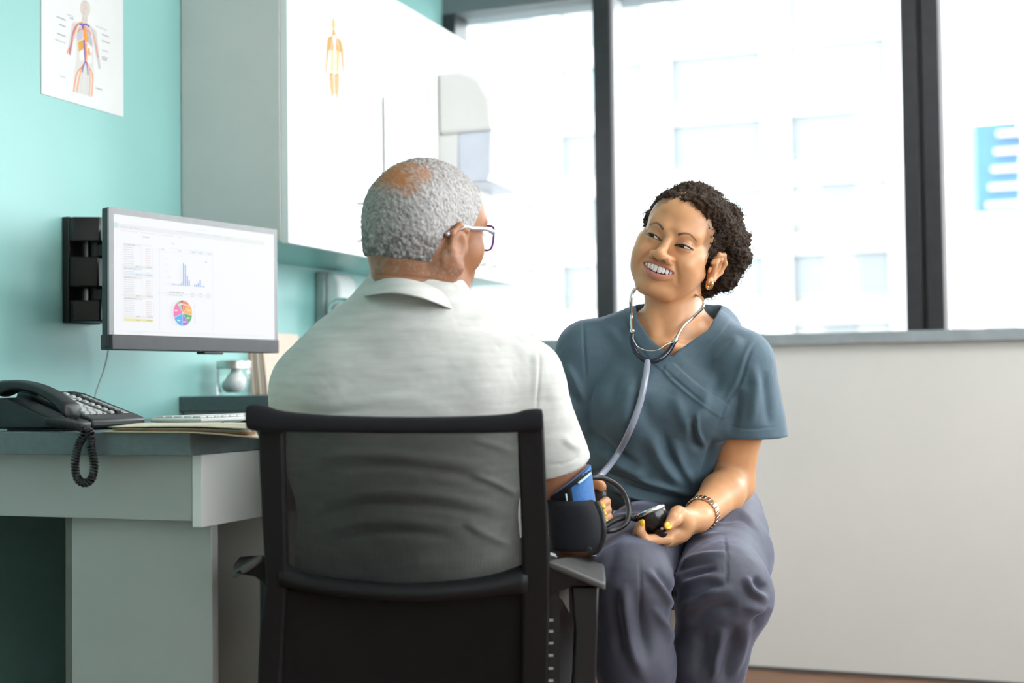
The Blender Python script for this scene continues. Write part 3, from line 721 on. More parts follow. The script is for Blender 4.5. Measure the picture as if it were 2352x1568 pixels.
# resample evenly and wind a helix
seg = [0]
for a, b in zip(path[:-1], path[1:]): seg.append(seg[-1]+(b-a).length)
def along(s_):
    for i in range(len(seg)-1):
        if seg[i+1] >= s_:
            f = (s_-seg[i])/max(seg[i+1]-seg[i], 1e-9); return path[i].lerp(path[i+1], f), (path[i+1]-path[i]).normalized()
    return path[-1], (path[-1]-path[-2]).normalized()
TL = seg[-1]; turns = int(TL/.0047); hp = []; up = Vector((0, 1, 0))
for k in range(turns*10+1):
    s_ = TL*k/(turns*10); c_, t_ = along(s_)
    n1 = (up-t_*up.dot(t_)); n1.normalize(); n2 = t_.cross(n1)
    a = 2*PI*k/10; hp.append(c_+(n1*math.cos(a)+n2*math.sin(a))*.0054)
o = MB().tube(hp, .0018, 6).build('coiled_cord', M_black, smooth=True)
tag(o, 'black coiled telephone cord looping down over the desk end', 'cord')
# ------------------------------------------------------------------ implicit modelling: smooth unions of limbs, meshed with surface nets
F4 = np.float32
def nrm(v): v = np.asarray(v, float); return v/np.linalg.norm(v)
def frame(fwd, roll=0., up=(0, 0, 1)):
    """columns: subject's left, forward, up"""
    f = nrm(fwd); u = np.asarray(up, float); u = nrm(u-f*(u@f)); l = np.cross(u, f)*-1.
    l = np.cross(f, u)*-1.                       # u x f
    u2 = u*math.cos(roll)+l*math.sin(roll); l2 = l*math.cos(roll)-u*math.sin(roll)
    return np.stack([l2, f, u2], 1)
class Field:
    def __init__(s): s.P = []
    def cap(s, a, b, ra, rb=None, k=.01, op=1, flat=None):
        """tapered capsule; flat=(axis, factor) squeezes its section along a direction"""
        a = np.asarray(a, float); b = np.asarray(b, float); rb = ra if rb is None else rb
        ab = b-a; L2 = max(float(ab@ab), 1e-12)
        ax = None if flat is None else (nrm(flat[0]), flat[1])
        def f(p):
            q = p-a.astype(F4); t = np.clip((q@ab.astype(F4))/F4(L2), 0, 1)
            q = q-t[..., None]*ab.astype(F4)
            if ax is not None:
                c = q@ax[0].astype(F4); q = q+(c*(F4(1/ax[1])-1))[..., None]*ax[0].astype(F4)
            d = np.sqrt((q*q).sum(-1))-(ra+(rb-ra)*t)
            return d*F4(min(1, ax[1])) if ax is not None else d
        s.P.append((f, k, op)); return s
    def ell(s, c, r, R=None, k=.01, op=1):
        c = np.asarray(c, float); r = np.asarray(r, float); R_ = None if R is None else np.asarray(R, F4)
        def f(p):
            q = p-c.astype(F4)
            if R_ is not None: q = q@R_
            k0 = np.sqrt(((q/r.astype(F4))**2).sum(-1)); k1 = np.sqrt(((q/(r*r).astype(F4))**2).sum(-1))
            return k0*(k0-1)/np.maximum(k1, 1e-6)
        s.P.append((f, k, op)); return s
    def fn(s, f, k=.004, op=-1): s.P.append((f, k, op)); return s
    def chain(s, pts, rs, k=.01, **kw):
        for i in range(len(pts)-1): s.cap(pts[i], pts[i+1], rs[i], rs[i+1], k, **kw)
        return s
    def ev(s, p, marg=None, cen=None):
        """p (n,m,3); with cen (n,3) primitives far from a block are skipped"""
        d = np.full(p.shape[:-1], .3, F4)
        for f, k, op in s.P:
            if cen is not None:
                g = f(cen); idx = np.nonzero(g < k+marg)[0]
                if len(idx) == 0: continue
                q = f(p[idx]); e = d[idx]
            else: q = f(p); e = d
            if op > 0:
                h = np.maximum(k-np.abs(e-q), 0)/k if k > 0 else 0
                r = np.minimum(e, q)-h*h*k*F4(.25)
            else:
                q = -q; h = np.maximum(k-np.abs(e-q), 0)/k if k > 0 else 0
                r = np.maximum(e, q)+h*h*k*F4(.25)
            if cen is not None: d[idx] = r
            else: d = r
        return d
    def mesh(s, lo, hi, h, B=8, skip=None):
        lo = np.asarray(lo, float); hi = np.asarray(hi, float)
        n = np.ceil((hi-lo)/(h*B)).astype(int)
        g = np.stack(np.meshgrid(*[np.arange(k) for k in n], indexing='ij'), -1).reshape(-1, 3)
        cen = (lo+(g+.5)*h*B).astype(F4); half = h*B*.8661
        d = s.ev(cen)
        keep = np.abs(d) < half*2.2+.012
        if skip is not None: keep &= ~skip(cen)
        g = g[keep]; cen = cen[keep]
        loc = np.stack(np.meshgrid(*[np.arange(B+1)]*3, indexing='ij'), -1).reshape(-1, 3)
        VS = []; KS = []; QS = []
        BIG = (n*B+4).astype(np.int64)
        key = lambda c: (c[..., 0]*BIG[1]+c[..., 1])*BIG[2]+c[..., 2]
        DD = np.empty((len(g), B+1, B+1, B+1), F4)
        for i0 in range(0, len(g), 3000):
            gb = g[i0:i0+3000]
            pts = (lo+(gb[:, None, :]*B+loc[None])*h).astype(F4)
            DD[i0:i0+3000] = s.ev(pts, half*2.2+.012, cen[i0:i0+3000]).reshape(-1, B+1, B+1, B+1)
        gk = (g[:, 0].astype(np.int64)*(n[1]+2)+g[:, 1])*(n[2]+2)+g[:, 2]; go = np.argsort(gk); gs = gk[go]
        for ax, st in ((0, (n[1]+2)*(n[2]+2)), (1, n[2]+2), (2, 1)):      # shared faces of neighbouring blocks must agree
            ix = np.minimum(np.searchsorted(gs, gk+st), len(gs)-1); m = gs[ix] == gk+st; src = go[ix[m]]
            d1 = [slice(None)]*3; d0 = [slice(None)]*3; d1[ax] = B; d0[ax] = 0
            T_ = DD[(src, *d0)]; DD[(np.nonzero(m)[0], *d1)] = T_
        for i0 in range(0, len(g), 3000):
            gb = g[i0:i0+3000]; D = DD[i0:i0+3000]
            S = D < 0
            cs = np.zeros((len(gb), B, B, B), np.int8)
            for a in (0, 1):
                for b in (0, 1):
                    for c in (0, 1): cs += S[:, a:a+B, b:b+B, c:c+B]
            act = np.argwhere((cs > 0) & (cs < 8))
            if len(act) == 0: continue
            bi, ii, jj, kk = act.T
            cor = np.stack([D[bi, ii+a, jj+b, kk+c] for a in (0, 1) for b in (0, 1) for c in (0, 1)], 1)
            off = np.array([(a, b, c) for a in (0, 1) for b in (0, 1) for c in (0, 1)], F4)
            acc = np.zeros((len(act), 3), F4); cnt = np.zeros(len(act), F4)
            for x in range(8):
                for bit in (1, 2, 4):
                    y = x | bit
                    if y == x: continue
                    m = (cor[:, x] < 0) != (cor[:, y] < 0)
                    t = cor[m, x]/(cor[m, x]-cor[m, y])
                    acc[m] += off[x]+t[:, None]*(off[y]-off[x]); cnt[m] += 1
            cell = gb[bi].astype(np.int64)*B+act[:, 1:]
            VS.append(lo+(cell+acc/cnt[:, None])*h); KS.append(key(cell))
            for ax in range(3):
                sl0 = [slice(0, B)]*3; sl1 = list(sl0); sl1[ax] = slice(1, B+1)
                a_ = S[(slice(None), *sl0)]; b_ = S[(slice(None), *sl1)]
                e = np.argwhere(a_ != b_)
                if len(e) == 0: continue
                flip = a_[tuple(e.T)]
                c0 = gb[e[:, 0]].astype(np.int64)*B+e[:, 1:]
                u, v = (ax+1) % 3, (ax+2) % 3
                du = np.zeros(3, np.int64); du[u] = 1; dv = np.zeros(3, np.int64); dv[v] = 1
                q = np.stack([key(c0-du-dv), key(c0-dv), key(c0), key(c0-du)], 1)
                bad = ((c0-du-dv) < 0).any(1)
                q = np.where(flip[:, None], q, q[:, ::-1])
                QS.append(q[~bad])
        V = np.concatenate(VS); K = np.concatenate(KS); Q = np.concatenate(QS)
        o = np.argsort(K); Ks = K[o]
        ix = np.searchsorted(Ks, Q); ix = np.minimum(ix, len(Ks)-1)
        ok = (Ks[ix] == Q).all(1)
        return V, o[ix[ok]]
def vnormals(V, Q):
    a = V[Q[:, 2]]-V[Q[:, 0]]; b = V[Q[:, 3]]-V[Q[:, 1]]; n = np.cross(a, b)
    N = np.zeros_like(V)
    for i in range(4):
        for c in range(3): N[:, c] += np.bincount(Q[:, i], n[:, c], len(V))
    return N/np.maximum(np.linalg.norm(N, axis=1, keepdims=True), 1e-12)
def relax(V, Q, it=1, w=.5):
    for _ in range(it):
        S = np.zeros_like(V); C = np.bincount(Q.ravel(), minlength=len(V))*2.
        for i in range(4):
            for j in (1, 3):
                q = V[Q[:, (i+j) % 4]]
                for c in range(3): S[:, c] += np.bincount(Q[:, i], q[:, c], len(V))
        V = V*(1-w)+w*S/np.maximum(C, 1)[:, None]
    return V
def compact(V, Q):
    u, inv = np.unique(Q, return_inverse=True); return V[u], inv.reshape(-1, 4), u
def join(parts):
    vs, qs, o = [], [], 0
    for V, Q in parts: vs.append(V); qs.append(Q+o); o += len(V)
    return np.concatenate(vs), np.concatenate(qs)
def npmesh(name, V, Q, m, parent=None, origin=None, col=None, already_world=False):
    """numpy quads (view-aligned floor frame) -> object"""
    P = V if already_world else WN(V)
    me = bpy.data.meshes.new(name)
    me.vertices.add(len(P)); me.vertices.foreach_set('co', P.astype(F4).ravel())
    me.loops.add(Q.size); me.loops.foreach_set('vertex_index', Q.astype(np.int32).ravel())
    me.polygons.add(len(Q)); me.polygons.foreach_set('loop_start', np.arange(0, Q.size, 4, dtype=np.int32))
    me.update(calc_edges=True); me.validate()
    me.polygons.foreach_set('use_smooth', np.ones(len(me.polygons), bool))
    if col is not None:
        a = me.color_attributes.new('Col', 'FLOAT_COLOR', 'POINT')
        a.data.foreach_set('color', np.concatenate([col, np.ones((len(col), 1))], 1).astype(F4).ravel())
    return link(name, me, m, parent, origin)
# cheap value noise for displacement
_NT = rng.random((32, 32, 32)).astype(F4)
def vnoise(p, s):
    q = np.asarray(p, float)*s; i = np.floor(q).astype(int); f = q-i; f = f*f*(3-2*f); i &= 31; j = (i+1) & 31
    g = lambda a, b, c: _NT[a, b, c]
    x0, y0, z0 = i.T; x1, y1, z1 = j.T; fx, fy, fz = f.T
    l = lambda a, b, t: a+(b-a)*t
    return l(l(l(g(x0, y0, z0), g(x1, y0, z0), fx), l(g(x0, y1, z0), g(x1, y1, z0), fx), fy), l(l(g(x0, y0, z1), g(x1, y0, z1), fx), l(g(x0, y1, z1), g(x1, y1, z1), fx), fy), fz)*2-1
def fbm(p, s, o=3): return sum(vnoise(p+7.3*k, s*2**k)/2**k for k in range(o))
_FW = np.array(_f); _RW = np.array(_r); _UW = np.array(_u)
def pix(V):
    d = WN(V)-np.array([0, 0, CAMZ]); z = d@_FW
    return np.stack([1176+FPX*(d@_RW)/z, 784-FPX*(d@_UW)/z], 1)
def pdist(uv, poly):
    """distance in photo pixels from projected vertices to a traced crease, and the position along it (0..1)"""
    poly = np.asarray(poly, float); best = np.full(len(uv), 1e9); tt = np.zeros(len(uv)); n = len(poly)-1; sd = np.zeros(len(uv))
    for i in range(n):
        a, b = poly[i], poly[i+1]; ab = b-a; q = uv-a; t = np.clip((q@ab)/(ab@ab), 0, 1)
        r = q-t[:, None]*ab; d = np.hypot(r[:, 0], r[:, 1]); m = d < best
        best[m] = d[m]; tt[m] = (i+t[m])/n; sd[m] = (ab[0]*q[m, 1]-ab[1]*q[m, 0])/np.hypot(*ab)
    return best, tt, sd
def smoothpoly(poly, k=6):
    return [(p.x, p.y) for p in crv([(a, b, 0) for a, b in poly], k)]
def folds(V, N, L, facing=.15):
    """L: (polyline px, width px, height m[, kind]) ; ridge (height>0) or valley; kind 'band' is a flat raised strip, 'step' a one-sided ledge"""
    uv = pix(V); face = np.clip((facing-N[:, 1])/.3, 0, 1); D = np.zeros(len(V))
    for f in L:
        poly, w, a = f[:3]; kind = f[3] if len(f) > 3 else ''
        poly = smoothpoly(poly) if len(poly) > 2 else poly
        P = np.asarray(poly); m = (uv[:, 0] > P[:, 0].min()-3*w) & (uv[:, 0] < P[:, 0].max()+3*w) & (uv[:, 1] > P[:, 1].min()-3*w) & (uv[:, 1] < P[:, 1].max()+3*w) & (face > 0)
        idx = np.nonzero(m)[0]
        if len(idx) == 0: continue
        d, t, sd = pdist(uv[idx], poly)
        if kind == 'band': g = np.clip((w-d)/2.5+.5, 0, 1)
        elif kind == 'step': g = np.where(d < w, np.clip(sd/2+.5, 0, 1)*(1-d/w), 0); 
        else:
            q = np.clip(np.minimum(t, 1-t)*2.8, 0, 1); g = np.exp(-(d/w)**2)*q*q*(3-2*q)
        D[idx] += a*g*face[idx]
    return V+N*D[:, None]
# ------------------------------------------------------------------ office chair (view-aligned frame), seen from behind
M_fab = mat('charcoal_chair_plastic', (.008, .008, .0095), .5, spec=.28, noise=.12, nscale=150, bump=.25, bscale=700)
M_pad = mat('grey_arm_pad', (.09, .09, .09), .45, noise=.08, nscale=80, bump=.1, bscale=500)
ch = thing('office_chair', 'black mesh-back office chair seen from behind under the man in grey', 'chair', W((-.17, 2.2, 0)))
def A_(x, y, d): return at(x, y, d)
dT, dB = 1.955, 2.06
def dback(y): return dT+(dB-dT)*min(max((y-950)/600, 0), 1.2)**1.2
# top bar
bar = []
TB = [(566, 958, 24, .035), (580, 958, 30, .032), (612, 962, 30, .022), (655, 968, 24, .010), (760, 973, 20, .004), (920, 976, 19, .0), (1080, 975, 20, .004), (1175, 971, 22, .008), (1205, 966, 25, .014), (1236, 964, 26, .018), (1248, 964, 22, .020)]
P = crv([(a, b, c) for a, b, c, d in TB], 3)
rings = []
for i, q in enumerate(P):
    k = i/3; j = int(min(k, len(TB)-2)); dz = TB[j][3]+(TB[j+1][3]-TB[j][3])*(k-j)
    c = A_(q.x, q.y, dT-.006); h = q.z*dT/FPX
    s_ = .55 if i in (0, len(P)-1) else 1
    rings.append([W(c+Vector((0, .016*s_*math.copysign(abs(math.cos(a))**.7, math.cos(a)), h*s_*math.copysign(abs(math.sin(a))**.7, math.sin(a))))) for a in np.linspace(0, 2*PI, 17)[:-1]])
MB().rings(rings).build('top_rail', mat('charcoal_fabric_rail', (.013, .013, .016), .75, spec=.2, noise=.2, nscale=500, bump=.3, bscale=900), ch, smooth=True)
def post(pl, name):
    R = []
    for x0, x1, y in pl:
        d = dback(y)
        a, b = A_(x0, y, d), A_(x1, y, d)
        R.append([W(a), W(b), W(b+Vector((0, .03, 0))), W(a+Vector((0, .03, 0)))])
    return MB().rings(R).build(name, M_fab, ch, bevel=.004, bseg=2)
post([(592, 649, 962), (594, 651, 1040), (598, 653, 1130), (602, 655, 1210), (607, 657, 1290), (609, 657, 1340), (604, 654, 1390), (596, 651, 1440), (593, 648, 1500), (590, 643, 1600), (588, 640, 1700), (600, 650, 1800)], 'side_post')
post([(1187, 1249, 962), (1190, 1252, 1040), (1194, 1256, 1130), (1198, 1260, 1210), (1200, 1262, 1290), (1200, 1262, 1400), (1199, 1260, 1500), (1197, 1258, 1600), (1195, 1256, 1700), (1185, 1246, 1800)], 'side_post')
# lumbar bow
R = []
LB = [(640, 1284, 1346), (700, 1316, 1358), (780, 1330, 1370), (860, 1338, 1378), (930, 1341, 1381), (1000, 1338, 1380), (1080, 1330, 1374), (1150, 1316, 1366), (1212, 1294, 1362)]
for i, q in enumerate(crv([(x, a, b) for x, a, b in LB], 3)):
    bow = math.sin(PI*(q.x-640)/(1212-640)); d = dback(1320)+.004-.018*bow
    a, b = A_(q.x, q.y, d), A_(q.x, q.z, d)
    R.append([W(a+Vector((0, .006, 0))), W(a+Vector((0, .014, 0))), W(b+Vector((0, .02, 0))), W(b), W((a+b)/2+Vector((0, -.007, 0)))])
MB().rings(R).build('lumbar_bow', M_fab, ch, smooth=True)
# the mesh back: a woven see-through sheet
def mesh_mat():
    m = bpy.data.materials.new('chair_mesh_weave'); m.use_nodes = True
    nt = m.node_tree; N = nt.nodes; L = nt.links; b = N['Principled BSDF']
    b.inputs['Base Color'].default_value = (.012, .012, .013, 1); b.inputs['Roughness'].default_value = .6; b.inputs['Specular IOR Level'].default_value = .2
    tc = N.new('ShaderNodeTexCoord'); mp = N.new('ShaderNodeMapping'); mp.inputs['Rotation'].default_value = (0, 0, -YAW)
    L.new(tc.outputs['Object'], mp.inputs[0])
    w1 = N.new('ShaderNodeTexWave'); w1.bands_direction = 'X'; w1.inputs['Scale'].default_value = 118; w1.inputs['Distortion'].default_value = .4; w1.inputs['Detail Scale'].default_value = 3
    w2 = N.new('ShaderNodeTexWave'); w2.bands_direction = 'Z'; w2.inputs['Scale'].default_value = 120
    L.new(mp.outputs[0], w1.inputs['Vector']); L.new(mp.outputs[0], w2.inputs['Vector'])
    ma = N.new('ShaderNodeMath'); ma.operation = 'MULTIPLY_ADD'; ma.inputs[1].default_value = .30; ma.inputs[2].default_value = .62
    L.new(w1.outputs['Fac'], ma.inputs[0])
    mb_ = N.new('ShaderNodeMath'); mb_.operation = 'MULTIPLY_ADD'; mb_.inputs[1].default_value = .06
    L.new(w2.outputs['Fac'], mb_.inputs[0]); L.new(ma.outputs[0], mb_.inputs[2]); L.new(mb_.outputs[0], b.inputs['Alpha'])
    MATS['chair_mesh_weave'] = m; return m
mb = MB(); n = 14; rowsV = []
for y in (975, 1040, 1110, 1180, 1250, 1320, 1390, 1460, 1540, 1640, 1740):
    x0 = 640; x1 = 1205; row = []
    for k in range(n+1):
        u = k/n; row.append(mb.v(W(A_(x0+(x1-x0)*u, y, dback(y)+.010+.010*math.sin(PI*u)))))
    rowsV.append(row)
for a, b in zip(rowsV[:-1], rowsV[1:]):
    for k in range(n): mb.bm.faces.new((a[k], a[k+1], b[k+1], b[k]))
mb.build('mesh_back', mesh_mat(), ch, smooth=True)
mb = MB(); R_ = []
for y in (1352, 1400, 1480, 1560, 1640, 1740):
    R_.append([mb.v(W(A_(645+553*u, y, dback(y)+.022+.010*math.sin(PI*u)))) for u in np.linspace(0, 1, 15)])
for a, b in zip(R_[:-1], R_[1:]):
    for k in range(14): mb.bm.faces.new((a[k], a[k+1], b[k+1], b[k]))
mb.build('lower_back_panel', mat('black_back_lining', (.005, .005, .0055), .8, spec=.15, noise=.2, nscale=200, bump=.2, bscale=700), ch, smooth=True, solid=.003)
# seat, underframe
mb = MB(); sz = .455
R = []
for z, s_ in ((sz-.07, .94), (sz-.05, 1), (sz-.015, 1), (sz, .95)):
    R.append([W(Vector((-.175+.235*s_*math.copysign(abs(math.cos(a))**.5, math.cos(a)), 2.36+.235*s_*math.copysign(abs(math.sin(a))**.5, math.sin(a)), z))) for a in np.linspace(0, 2*PI, 33)[:-1]])
mb.rings(R).build('seat', mat('black_seat_fabric', (.018, .018, .02), .8, noise=.2, nscale=300, bump=.2, bscale=600), ch, smooth=True)
c = W(Vector((-.175, 2.34, 0)))
MB().cyl(c+Vector((0, 0, .10)), c+Vector((0, 0, .39)), .03, seg=20).build('gas_lift', M_black, ch)
mb = MB(); mb.box(-.10, .10, -.09, .09, .36, .386, Matrix.Translation(c) @ Matrix.Rotation(YAW, 4, 'Z')); mb.build('tilt_mechanism', M_black, ch, bevel=.004)
mb = MB(); 
for s_ in (-.12, .12):
    p0 = Vector((-.175+s_, 2.25, .375)); p1 = Vector((-.175+s_*1.55, dback(1700)+.01, .40))
    mb.tube([W(p0), W(p1)], .016, 10)
mb.build('back_bracket', M_black, ch)
for k in range(5):
    a = 2*PI*k/5+.3; e = c+Vector((math.cos(a)*.30, math.sin(a)*.30, 0))
    MB().tube([c+Vector((0, 0, .115)), e+Vector((0, 0, .068))], [.03, .017], 10).build('leg', M_black, ch, smooth=True)
    mb = MB(); mb.cyl(e+Vector((-.02, 0, .0285)), e+Vector((.02, 0, .0285)), .028, seg=18); mb.cyl(e+Vector((0, 0, .03)), e+Vector((0, 0, .07)), .008, seg=10); mb.build('castor', M_black, ch)
# arm rests
def quadpad(top_pts, th, name, m):
    t = [Vector(p) for p in top_pts]
    return MB().rings([[W(p) for p in t], [W(p+Vector((0, .004, -th))) for p in t]]).build(name, m, ch, bevel=.004, bseg=3)
quadpad([A_(1258, 1287, 2.02), A_(1302, 1303, 2.02), A_(1345, 1321, 2.02), A_(1391, 1340, 2.025), A_(1391, 1322, 2.08), A_(1386, 1276, 2.27), A_(1340, 1274, 2.28), A_(1300, 1276, 2.28)], .012, 'arm_pad', M_pad)
pr_ = [A_(1256, 1292, 2.022), A_(1300, 1307, 2.024), A_(1345, 1324, 2.026), A_(1386, 1341, 2.03), A_(1355, 1346, 2.03), A_(1318, 1347, 2.03), A_(1284, 1358, 2.03), A_(1258, 1376, 2.03)]
MB().prism([W(p) for p in pr_], W(Vector((0, .12, 0)))).build('arm_bracket', M_fab, ch, bevel=.004)
up = [A_(1312, 1346, 2.06), A_(1376, 1346, 2.06), A_(1373, 1440, 2.06), A_(1369, 1570, 2.06), A_(1364, 1680, 2.06), A_(1300, 1690, 2.06), A_(1318, 1560, 2.06), A_(1322, 1450, 2.06)]
MB().prism([W(p) for p in up], W(Vector((0, .06, 0)))).build('arm_upright', M_black, ch, bevel=.003)
quadpad([A_(534, 1314, 2.04), A_(562, 1297, 2.02), A_(606, 1272, 2.02), A_(612, 1275, 2.2), A_(585, 1276, 2.27), A_(548, 1278, 2.28), A_(536, 1295, 2.16)], .012, 'arm_pad', M_pad)
pl_ = [A_(537, 1316, 2.03), A_(565, 1301, 2.024), A_(610, 1278, 2.022), A_(612, 1362, 2.03), A_(603, 1338, 2.03), A_(585, 1324, 2.03), A_(560, 1320, 2.03)]
MB().prism([W(p) for p in pl_], W(Vector((0, .12, 0)))).build('arm_bracket', M_fab, ch, bevel=.004)
up = [A_(596, 1330, 2.12), A_(640, 1340, 2.12), A_(650, 1680, 2.12), A_(596, 1680, 2.12)]
MB().prism([W(p) for p in up], W(Vector((0, .05, 0)))).build('arm_upright', M_black, ch, bevel=.003)
# slotted side strip of the right post
MB().prism([W(p) for p in (A_(1262, 1345, 2.07), A_(1284, 1350, 2.07), A_(1288, 1440, 2.07), A_(1284, 1600, 2.07), A_(1280, 1700, 2.07), A_(1258, 1700, 2.07))], W(Vector((0, .012, 0)))).build('slotted_strip', M_black, ch)
M_slot_gap = mat('pale_slot_gap', (.35, .36, .36), .4, noise=.05)
for y in (1424, 1450, 1477, 1505, 1535, 1563):
    MB().prism([W(p) for p in (A_(1260, y-2.5, 2.066), A_(1271, y-2.5, 2.066), A_(1271, y+2.5, 2.066), A_(1260, y+2.5, 2.066))], W(Vector((0, .004, 0)))).build('slot_gap', M_slot_gap, ch)  # pale bars stand in for light showing through the slots

# ------------------------------------------------------------------ the seated man, from behind
def A3(*a): return np.array(at(*a))
def mirror(p, s): return (p[0]*s, p[1], p[2])
def rot(ax, deg): return np.array(Matrix.Rotation(math.radians(deg), 3, ax))
MY = math.radians(43)
RM = frame((math.sin(MY), math.cos(MY), -.06), math.radians(-7))
# head: local x = subject's left, y forward, z up
CM = A3(981, 522, 2.19)
def Mm(x, y, z): return CM+RM@np.array((x, y, z), float)
def toM(p): return (p-CM.astype(p.dtype))@RM.astype(p.dtype)
mf = Field()
Em = lambda c, r, k=.015, op=1, R=None, f=None: (f or mf).ell(Mm(*c), r, RM if R is None else RM@R, k, op)
Cm = lambda a, b, ra, rb=None, k=.01, op=1, f=None: (f or mf).cap(Mm(*a), Mm(*b), ra, rb, k, op)
Em((0, -.006, .018), (.079, .101, .088), 0)
Em((0, -.045, .000), (.072, .056, .070), .03)
Em((0, .045, .025), (.062, .052, .058), .02)
Em((0, .045, -.035), (.060, .050, .060), .02)
Em((0, .050, -.075), (.044, .042, .040), .02)
Em((0, .082, -.108), (.022, .018, .018), .016)
for s in (-1, 1):
    Cm(mirror((.054, .000, -.055), s), mirror((.024, .066, -.106), s), .019, .017, .02)
    Em(mirror((.044, .062, -.030), s), (.020, .022, .024), .02)
    Cm(mirror((.012, .098, .020), s), mirror((.045, .080, .022), s), .008, .008, .012)
    Em(mirror((.032, .108, .002), s), (.016, .018, .011), .012, -1)
Cm((0, .090, .008), (0, .106, -.032), .009, .012, .012); Em((0, .104, -.036), (.015, .012, .012), .008)
for s in (-1, 1): Em(mirror((.018, .096, -.040), s), (.010, .012, .010), .006)
Em((0, .072, -.066), (.036, .028, .024), .014)
Cm((-.024, .088, -.060), (.024, .088, -.060), .006, .006, .006); Cm((-.022, .087, -.074), (.022, .087, -.074), .006, .006, .006)
for s in (-1, 1):
    EZ = -.016
    Re = rot('Z', s*-7) @ rot('X', -8)
    Em(mirror((.0800, -.004, -.016+EZ), s), (.0080, .0175, .031), .006, 1, Re); Em(mirror((.0825, -.012, -.010+EZ), s), (.0045, .017, .027), .005, 1, Re)
    pts = [(a_, b_, c_+EZ) for a_, b_, c_ in [(.079, .013, -.008), (.0825, .010, .015), (.0862, -.010, .021), (.0900, -.027, .006), (.0895, -.026, -.018), (.0850, -.012, -.040), (.081, .002, -.052)]]
    for i in range(6): Cm(mirror(pts[i], s), mirror(pts[i+1], s), .0046, .0044, .004)
    Em(mirror((.0840, .002, -.046+EZ), s), (.0055, .009, .010), .005)
    Em(mirror((.0905, -.005, -.012+EZ), s), (.0065, .0090, .0175), .005, -1, Re)
    Em(mirror((.081, .014, -.016+EZ), s), (.004, .004, .008), .004)
NBm = A3(958, 720, 2.185)
mf.cap(Mm(0, -.038, -.05), NBm, .060, .066, .03)
mf.cap(Mm(0, -.02, -.07), A3(985, 722, 2.22), .050, .056, .03)
mf.cap(A3(900, 628, 2.145), A3(1010, 632, 2.150), .022, .02, .02)          # roll of the nape
mf.cap(Mm(-.070, -.02, -.05), A3(1028, 705, 2.23), .018, .014, .02)        # neck cord on the right
LSm, RSm = A3(722, 892, 2.20), A3(1200, 872, 2.205)
mf.cap(NBm+[0, .02, -.02], LSm, .055, .05, .03); mf.cap(NBm+[0, .02, -.02], RSm, .055, .05, .03)
mf.ell(A3(935, 960, 2.24), (.18, .09, .22), None, .04)
mf.cap(A3(930, 1000, 2.25), A3(925, 1330, 2.28), .13, .15, .05)
REm, RWm = A3(1326, 1222, 2.29), A3(1322, 1206, 2.56)
LEm, LWm = A3(745, 1150, 2.40), A3(880, 1230, 2.60)
mf.chain([RSm, RSm*.4+REm*.6, REm], [.052, .0485, .043], .02); mf.chain([REm, RWm], [.041, .027], .02)
mf.chain([LSm, LEm], [.052, .043], .02); mf.chain([LEm, LWm], [.041, .027], .02)
for w_, dx in ((RWm, .0), (LWm, .02)):
    mf.cap(w_, w_+np.array((dx, .07, .0)), .026, .034, .012, flat=((0, 0, 1), .6))
    for k in range(4): mf.chain([w_+np.array((dx-.027+.018*k, .085, .0)), w_+np.array((dx-.03+.02*k, .125, .004)), w_+np.array((dx-.03+.02*k, .15, -.012))], [.0095, .009, .0075], .004)
    mf.chain([w_+np.array((dx-.02, .03, .008)), w_+np.array((dx-.05, .06, .012)), w_+np.array((dx-.055, .09, .006))], [.012, .0105, .0085], .006)
HL, HR = np.array((-.26, 2.28, .535)), np.array((-.075, 2.28, .535))
KL, KR = np.array((-.30, 2.72, .545)), np.array((.050, 2.62, .545))
for h_, k_, ax_ in ((HL, KL, -.30), (HR, KR, .050)):
    a_ = np.array((ax_, k_[1]-.02, .09)); mf.cap(h_, k_, .075, .055, .03); mf.cap(k_, a_, .05, .033, .02); mf.cap(a_-[0, 0, .045], a_+np.array((0, .16, -.055)), .036, .03, .02)
hlo, hhi = CM-[.16, .16, .20], CM+[.20, .20, .13]
Vh, Qh = mf.mesh(hlo, hhi, .0017)
alo, ahi = np.array((.02, 2.16, .62)), np.array((.18, 2.66, .86))
Va, Qa = mf.mesh(alo, ahi, .0025)
Vc, Qc = mf.mesh((-.55, 1.9, -.02), (.3, 3.1, NBm[2]+.06), .007)
def inside(V, lo, hi): return ((V > np.asarray(lo)) & (V < np.asarray(hi))).all(1)
Vc = Vc-vnormals(Vc, Qc)*.001
drop = inside(Vc, hlo+.012, hhi-.004) | inside(Vc, alo+.012, ahi-.012)
Qc = Qc[~drop[Qc].all(1)]; Vc, Qc, _ = compact(Vc, Qc)
Nh = vnormals(Vh, Qh); L = toM(Vh)
uvh = pix(Vh)
D = np.zeros(len(Vh))
for y0, am in ((636, .0016), (652, .0012)):
    d, t, sd = pdist(uvh, [(868, y0-4), (940, y0), (1010, y0+8), (1050, y0+22)]); D -= am*np.exp(-(d/4)**2)*(Nh[:, 1] < .3)
Vh = Vh+Nh*D[:, None]
mskin = np.array((.37, .165, .085)); col = np.tile(mskin, (len(Vh), 1))*(1+.08*fbm(L, 45, 3))[:, None]
col *= (1-.25*np.clip(1-np.abs(L[:, 2]+.07)/.03, 0, 1)*(L[:, 1] < .02)*.6)[:, None]
bp = np.clip(fbm(L, 260, 2)*.9+.1, 0, 1)*(L[:, 2] < -.03)*(L[:, 2] > -.085)*(L[:, 1] < .02)      # stubble on the nape
col = col*(1-.35*bp[:, None])+np.array((.45, .40, .38))*.35*bp[:, None]
Vb, Qb = join([(Vh, Qh), (Va, Qa), (Vc, Qc)])
colb = np.concatenate([col, np.tile(mskin, (len(Vb)-len(Vh), 1))*(1+.06*fbm(Vb[len(Vh):], 50, 2))[:, None]])
